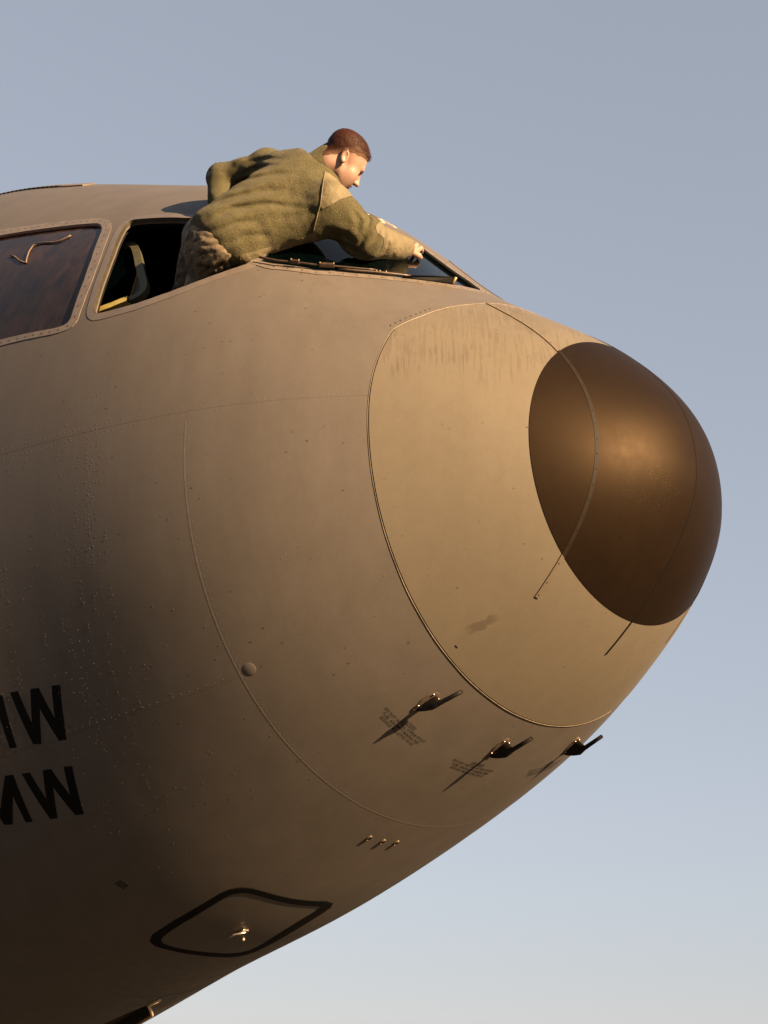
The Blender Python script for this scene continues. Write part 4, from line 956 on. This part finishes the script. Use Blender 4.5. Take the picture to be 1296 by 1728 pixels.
# ---- right hand pressed on the glass, left hand on the roof edge, joined with the head into the one body
HW = RW; HT = J(713, 410, 5.95); hd = unit(HT-HW); gn = SN(1.0, 101); hs = unit(np.cross(hd, gn)); hn = np.cross(hs, hd); hn = hn if hn@gn > 0 else -hn
def f_hand(P):
    p0 = HW-unit(RW-RE)*.10; d = cap(P, p0, HW, .029, .026); hb = HW+hd*.075
    for k in np.linspace(-1, 1, 4): d = smin(d, cap(P, HW+hs*.012*k, hb+hs*.029*k, .014, .0115), .012)
    for k, L in zip((-1, -.33, .33, 1), (.058, .068, .074, .066)):
        a = hb+hs*.029*k; b = a+unit(hd*1.0+hn*.20+hs*.06*k)*L*.50; c = b+unit(hd*.9-hn*.40+hs*.04*k)*L*.36; e = c+unit(hd*.75-hn*.60)*L*.26
        d = smin(d, smin(smin(cap(P, a, b, .0098, .0088), cap(P, b, c, .0088, .0080), .003), cap(P, c, e, .0080, .0070), .003), .004)
    sgn = 1 if (hs@CU) < 0 else -1
    a = HW+hd*.022+hs*.024*sgn; b = a+unit(hd*.7+hs*.75*sgn-hn*.2)*.036; c = b+unit(hd*.95+hs*.1*sgn-hn*.3)*.030
    return smin(d, smin(cap(P, a, b, .013, .0105), cap(P, b, c, .0105, .0085), .004), .008)
rV, rQ = nets(f_hand, HW-.16, HW+.20, .0024, .015); rV = relax(rV, rQ, 1, .3)
LT = J(392, 372, 5.66); ld = unit(LT-LW); ln_ = SN(1.45, 134.5); ls_ = unit(np.cross(ld, ln_))
def f_lhand(P):
    d = cap(P, LE, LW, .032, .026); hb = LW+ld*.075
    for k in np.linspace(-1, 1, 4): d = smin(d, cap(P, LW+ls_*.012*k, hb+ls_*.029*k, .014, .0115), .012)
    for k, L in zip((-1, -.33, .33, 1), (.058, .068, .074, .066)):
        a = hb+ls_*.029*k; b = a+unit(ld+ls_*.06*k)*L*.5; c = b+unit(ld*.8-ln_*.5)*L*.36; d = smin(d, smin(cap(P, a, b, .0098, .0088), cap(P, b, c, .0088, .0075), .003), .004)
    a = LW+ld*.022+ls_*.024; b = a+unit(ld*.7+ls_*.75)*.036; return smin(d, cap(P, a, b, .013, .009), .008)
lV, lQ = nets(f_lhand, np.min([LW, LE, LT], 0)-.13, np.max([LW, LE, LT], 0)+.13, .0035, .015)
def f_core(P):                                 # trunk, arms and legs under the clothes
    d = ell(P, CHE, TF, (.16, .12, .085)); d = smin(d, ell(P, WAI, TF, (.14, .115, .08)), .05); d = smin(d, ell(P, PEL, TF, (.08, .11, .08)), .04); d = smin(d, cap(P, UPB-SP*.02, NEC, .05, .045), .03)
    for a, b, c in ((RS, RE, RW), (LS, LE, LW)): d = smin(d, smin(cap(P, a, b, .045, .038), cap(P, b, c, .036, .026), .01), .03)
    for a, b in ((RH, RK), (LH, LK)): d = smin(d, cap(P, a, b, .065, .045), .03); d = smin(d, cap(P, b, b+np.array([-.26, .05, -.11]), .045, .033), .01)
    return d
cV, cQ = nets(f_core, np.min([lo, RK-.2, LK-np.array([.4, .2, .2])], 0), hi, .012)
skin = N('skin'); at_ = skin.new('ShaderNodeAttribute', attribute_name='tint'); mo = skin.noise(40, 4, .6)
skin.set(base=skin.mix(1.0, at_.outputs['Color'], skin.ramp(mo, (.3, (.92, .92, .92, 1)), (.7, (1.07, 1.04, 1.04, 1))), 'MULTIPLY'), rough=.48, spec=.4, sss=.10, sssr=(1, .35, .2), ssss=.006, normal=skin.bump(skin.noise(300, 3), .12, .001))
V, F = merge([(bV, bQ), (rV, rQ), (lV, lQ), (cV, cQ)]); bo = add('body', V, F, skin, PERSON)
colr = np.concatenate([base, np.tile([.205, .125, .100], (len(rV), 1)), np.tile([.2, .13, .10], (len(lV)+len(cV), 1))]); ca = bo.data.color_attributes.new('tint', 'FLOAT_COLOR', 'POINT'); ca.data.foreach_set('color', np.concatenate([colr, np.ones((len(colr), 1))], 1).astype(np.float32).ravel())
# ---- hair: short sides, longer brushed-forward top
def f_hair(P):
    q = (P-EAR)@HA.T/HS; sk = f_head(P)/HS; x, y, z = q.T
    th = .0018+.009*np.clip((z-.045)/.06, 0, 1)+.004*np.clip((x-.06)/.03, 0, 1)
    cut = np.where(x > 0, .028+.52*np.maximum(x, 0), .026+1.25*x); cut = cut+.004*vnoise(q, 60)
    d = sk-th*np.clip((z-cut)/.03+.02, 0, 1)+.0008*vnoise(q, 130)
    fr = smax(cut-z, x-.098, .01); d = smax(d, fr*.7, .008)
    eg = -ell(q, (.0, 0, -.004), np.eye(3), (.026, .2, .038)); d = np.maximum(d, -.075-x*.35-z-.1*np.abs(x)); return smax(d, eg, .004)*HS
hV, hQ = nets(f_hair, EAR-.17, EAR+.17, .0026, .02); hV = relax(hV, hQ, 1, .3)
hm = N('short_auburn_hair'); fa = hm.new('ShaderNodeAttribute', attribute_name='fade'); a = hm.noise(None, 4, .7, vec=hm.scaled((240, 240, 240)), dist=.8); hm.set(base=hm.mix(fa.outputs['Fac'], hm.ramp(a, (.3, (.006, .0025, .0015, 1)), (.55, (.020, .0058, .0024, 1)), (.75, (.048, .0135, .0048, 1))), hm.ramp(a, (.3, (.066, .036, .024, 1)), (.7, (.150, .092, .068, 1)))), rough=.6, spec=.12, normal=hm.bump(a, .45, .003))
HR = link('hair', mesh('hair', hV, hQ), hm, PERSON)
_hq = (hV-EAR)@HA.T/HS; _cut = np.where(_hq[:, 0] > 0, .028+.52*np.maximum(_hq[:, 0], 0), .026+1.25*_hq[:, 0]); _fd = np.clip(1-(_hq[:, 2]-_cut)/.050, 0, 1)*np.clip((.095-_hq[:, 2])/.02, 0, 1)*.85
_at = HR.data.attributes.new('fade', 'FLOAT', 'POINT'); _at.data.foreach_set('value', _fd.astype(np.float32))
hN = vnormals(hV, tris(hQ)); V, F = [], []
for i in rng.choice(len(hV), 6500):
    q = (hV[i]-EAR)@HA.T/HS; nn = hN[i]
    if nn@(hV[i]-hp(-.008, 0, .03)) < 0 or (q[2] < .06 and rng.random() < .8): continue
    fl = unit(HF*.7*(1 if q[2] > .08 else -.1)-HU*(.25 if q[2] > .08 else .9)+nn*.30+rng.normal(0, .18, 3)); sd = unit(np.cross(fl, nn+rng.normal(0, .3, 3))); L = (.009 if q[2] > .085 else .003)*rng.uniform(.6, 1.3); b0 = len(V)
    V += [hV[i]-sd*.0006-nn*.001, hV[i]+sd*.0006-nn*.001, hV[i]+fl*L]; F.append((b0, b0+1, b0+2))
st = add('strands', V, F, hm, HR, False); st['kind'] = 'stuff'
# fleece pile: short fibres standing off the jacket
tri = jT[rng.choice(len(jT), 26000)]; w = rng.dirichlet((1, 1, 1), len(tri)); P = (jV[tri]*w[..., None]).sum(1); nn = jN[tri[:, 0]]; V = []
ok = (np.linalg.norm(P-RE, axis=1) > 0) & (((P-RE)@arm_ax) < -.02) | (np.linalg.norm(P-RE, axis=1) > .3)
P, nn = P[ok], nn[ok]; fl = nn+rng.normal(0, .55, P.shape); fl /= np.linalg.norm(fl, axis=1, keepdims=True); sd = np.cross(fl, rng.normal(0, 1, P.shape)); sd /= np.linalg.norm(sd, axis=1, keepdims=True); L = rng.uniform(.0012, .0030, (len(P), 1))
pv = project(P)[:, :2]; k = np.zeros(len(P), bool)
for l in ([(548, 290), (572, 306), (610, 338), (574, 336), (544, 353), (541, 345)], [(405, 430), (474, 411), (530, 391), (542, 408), (520, 424), (440, 446), (405, 448)]): k |= inside(pv, l)
P, fl, sd, L = P[~k], fl[~k], sd[~k], L[~k]
V = np.stack([P-sd*.0004, P+sd*.0004, P+fl*L], 1).reshape(-1, 3); o = add('fleece_pile', V, np.arange(len(V)).reshape(-1, 3), FLEECE, JK, False); o['kind'] = 'stuff'
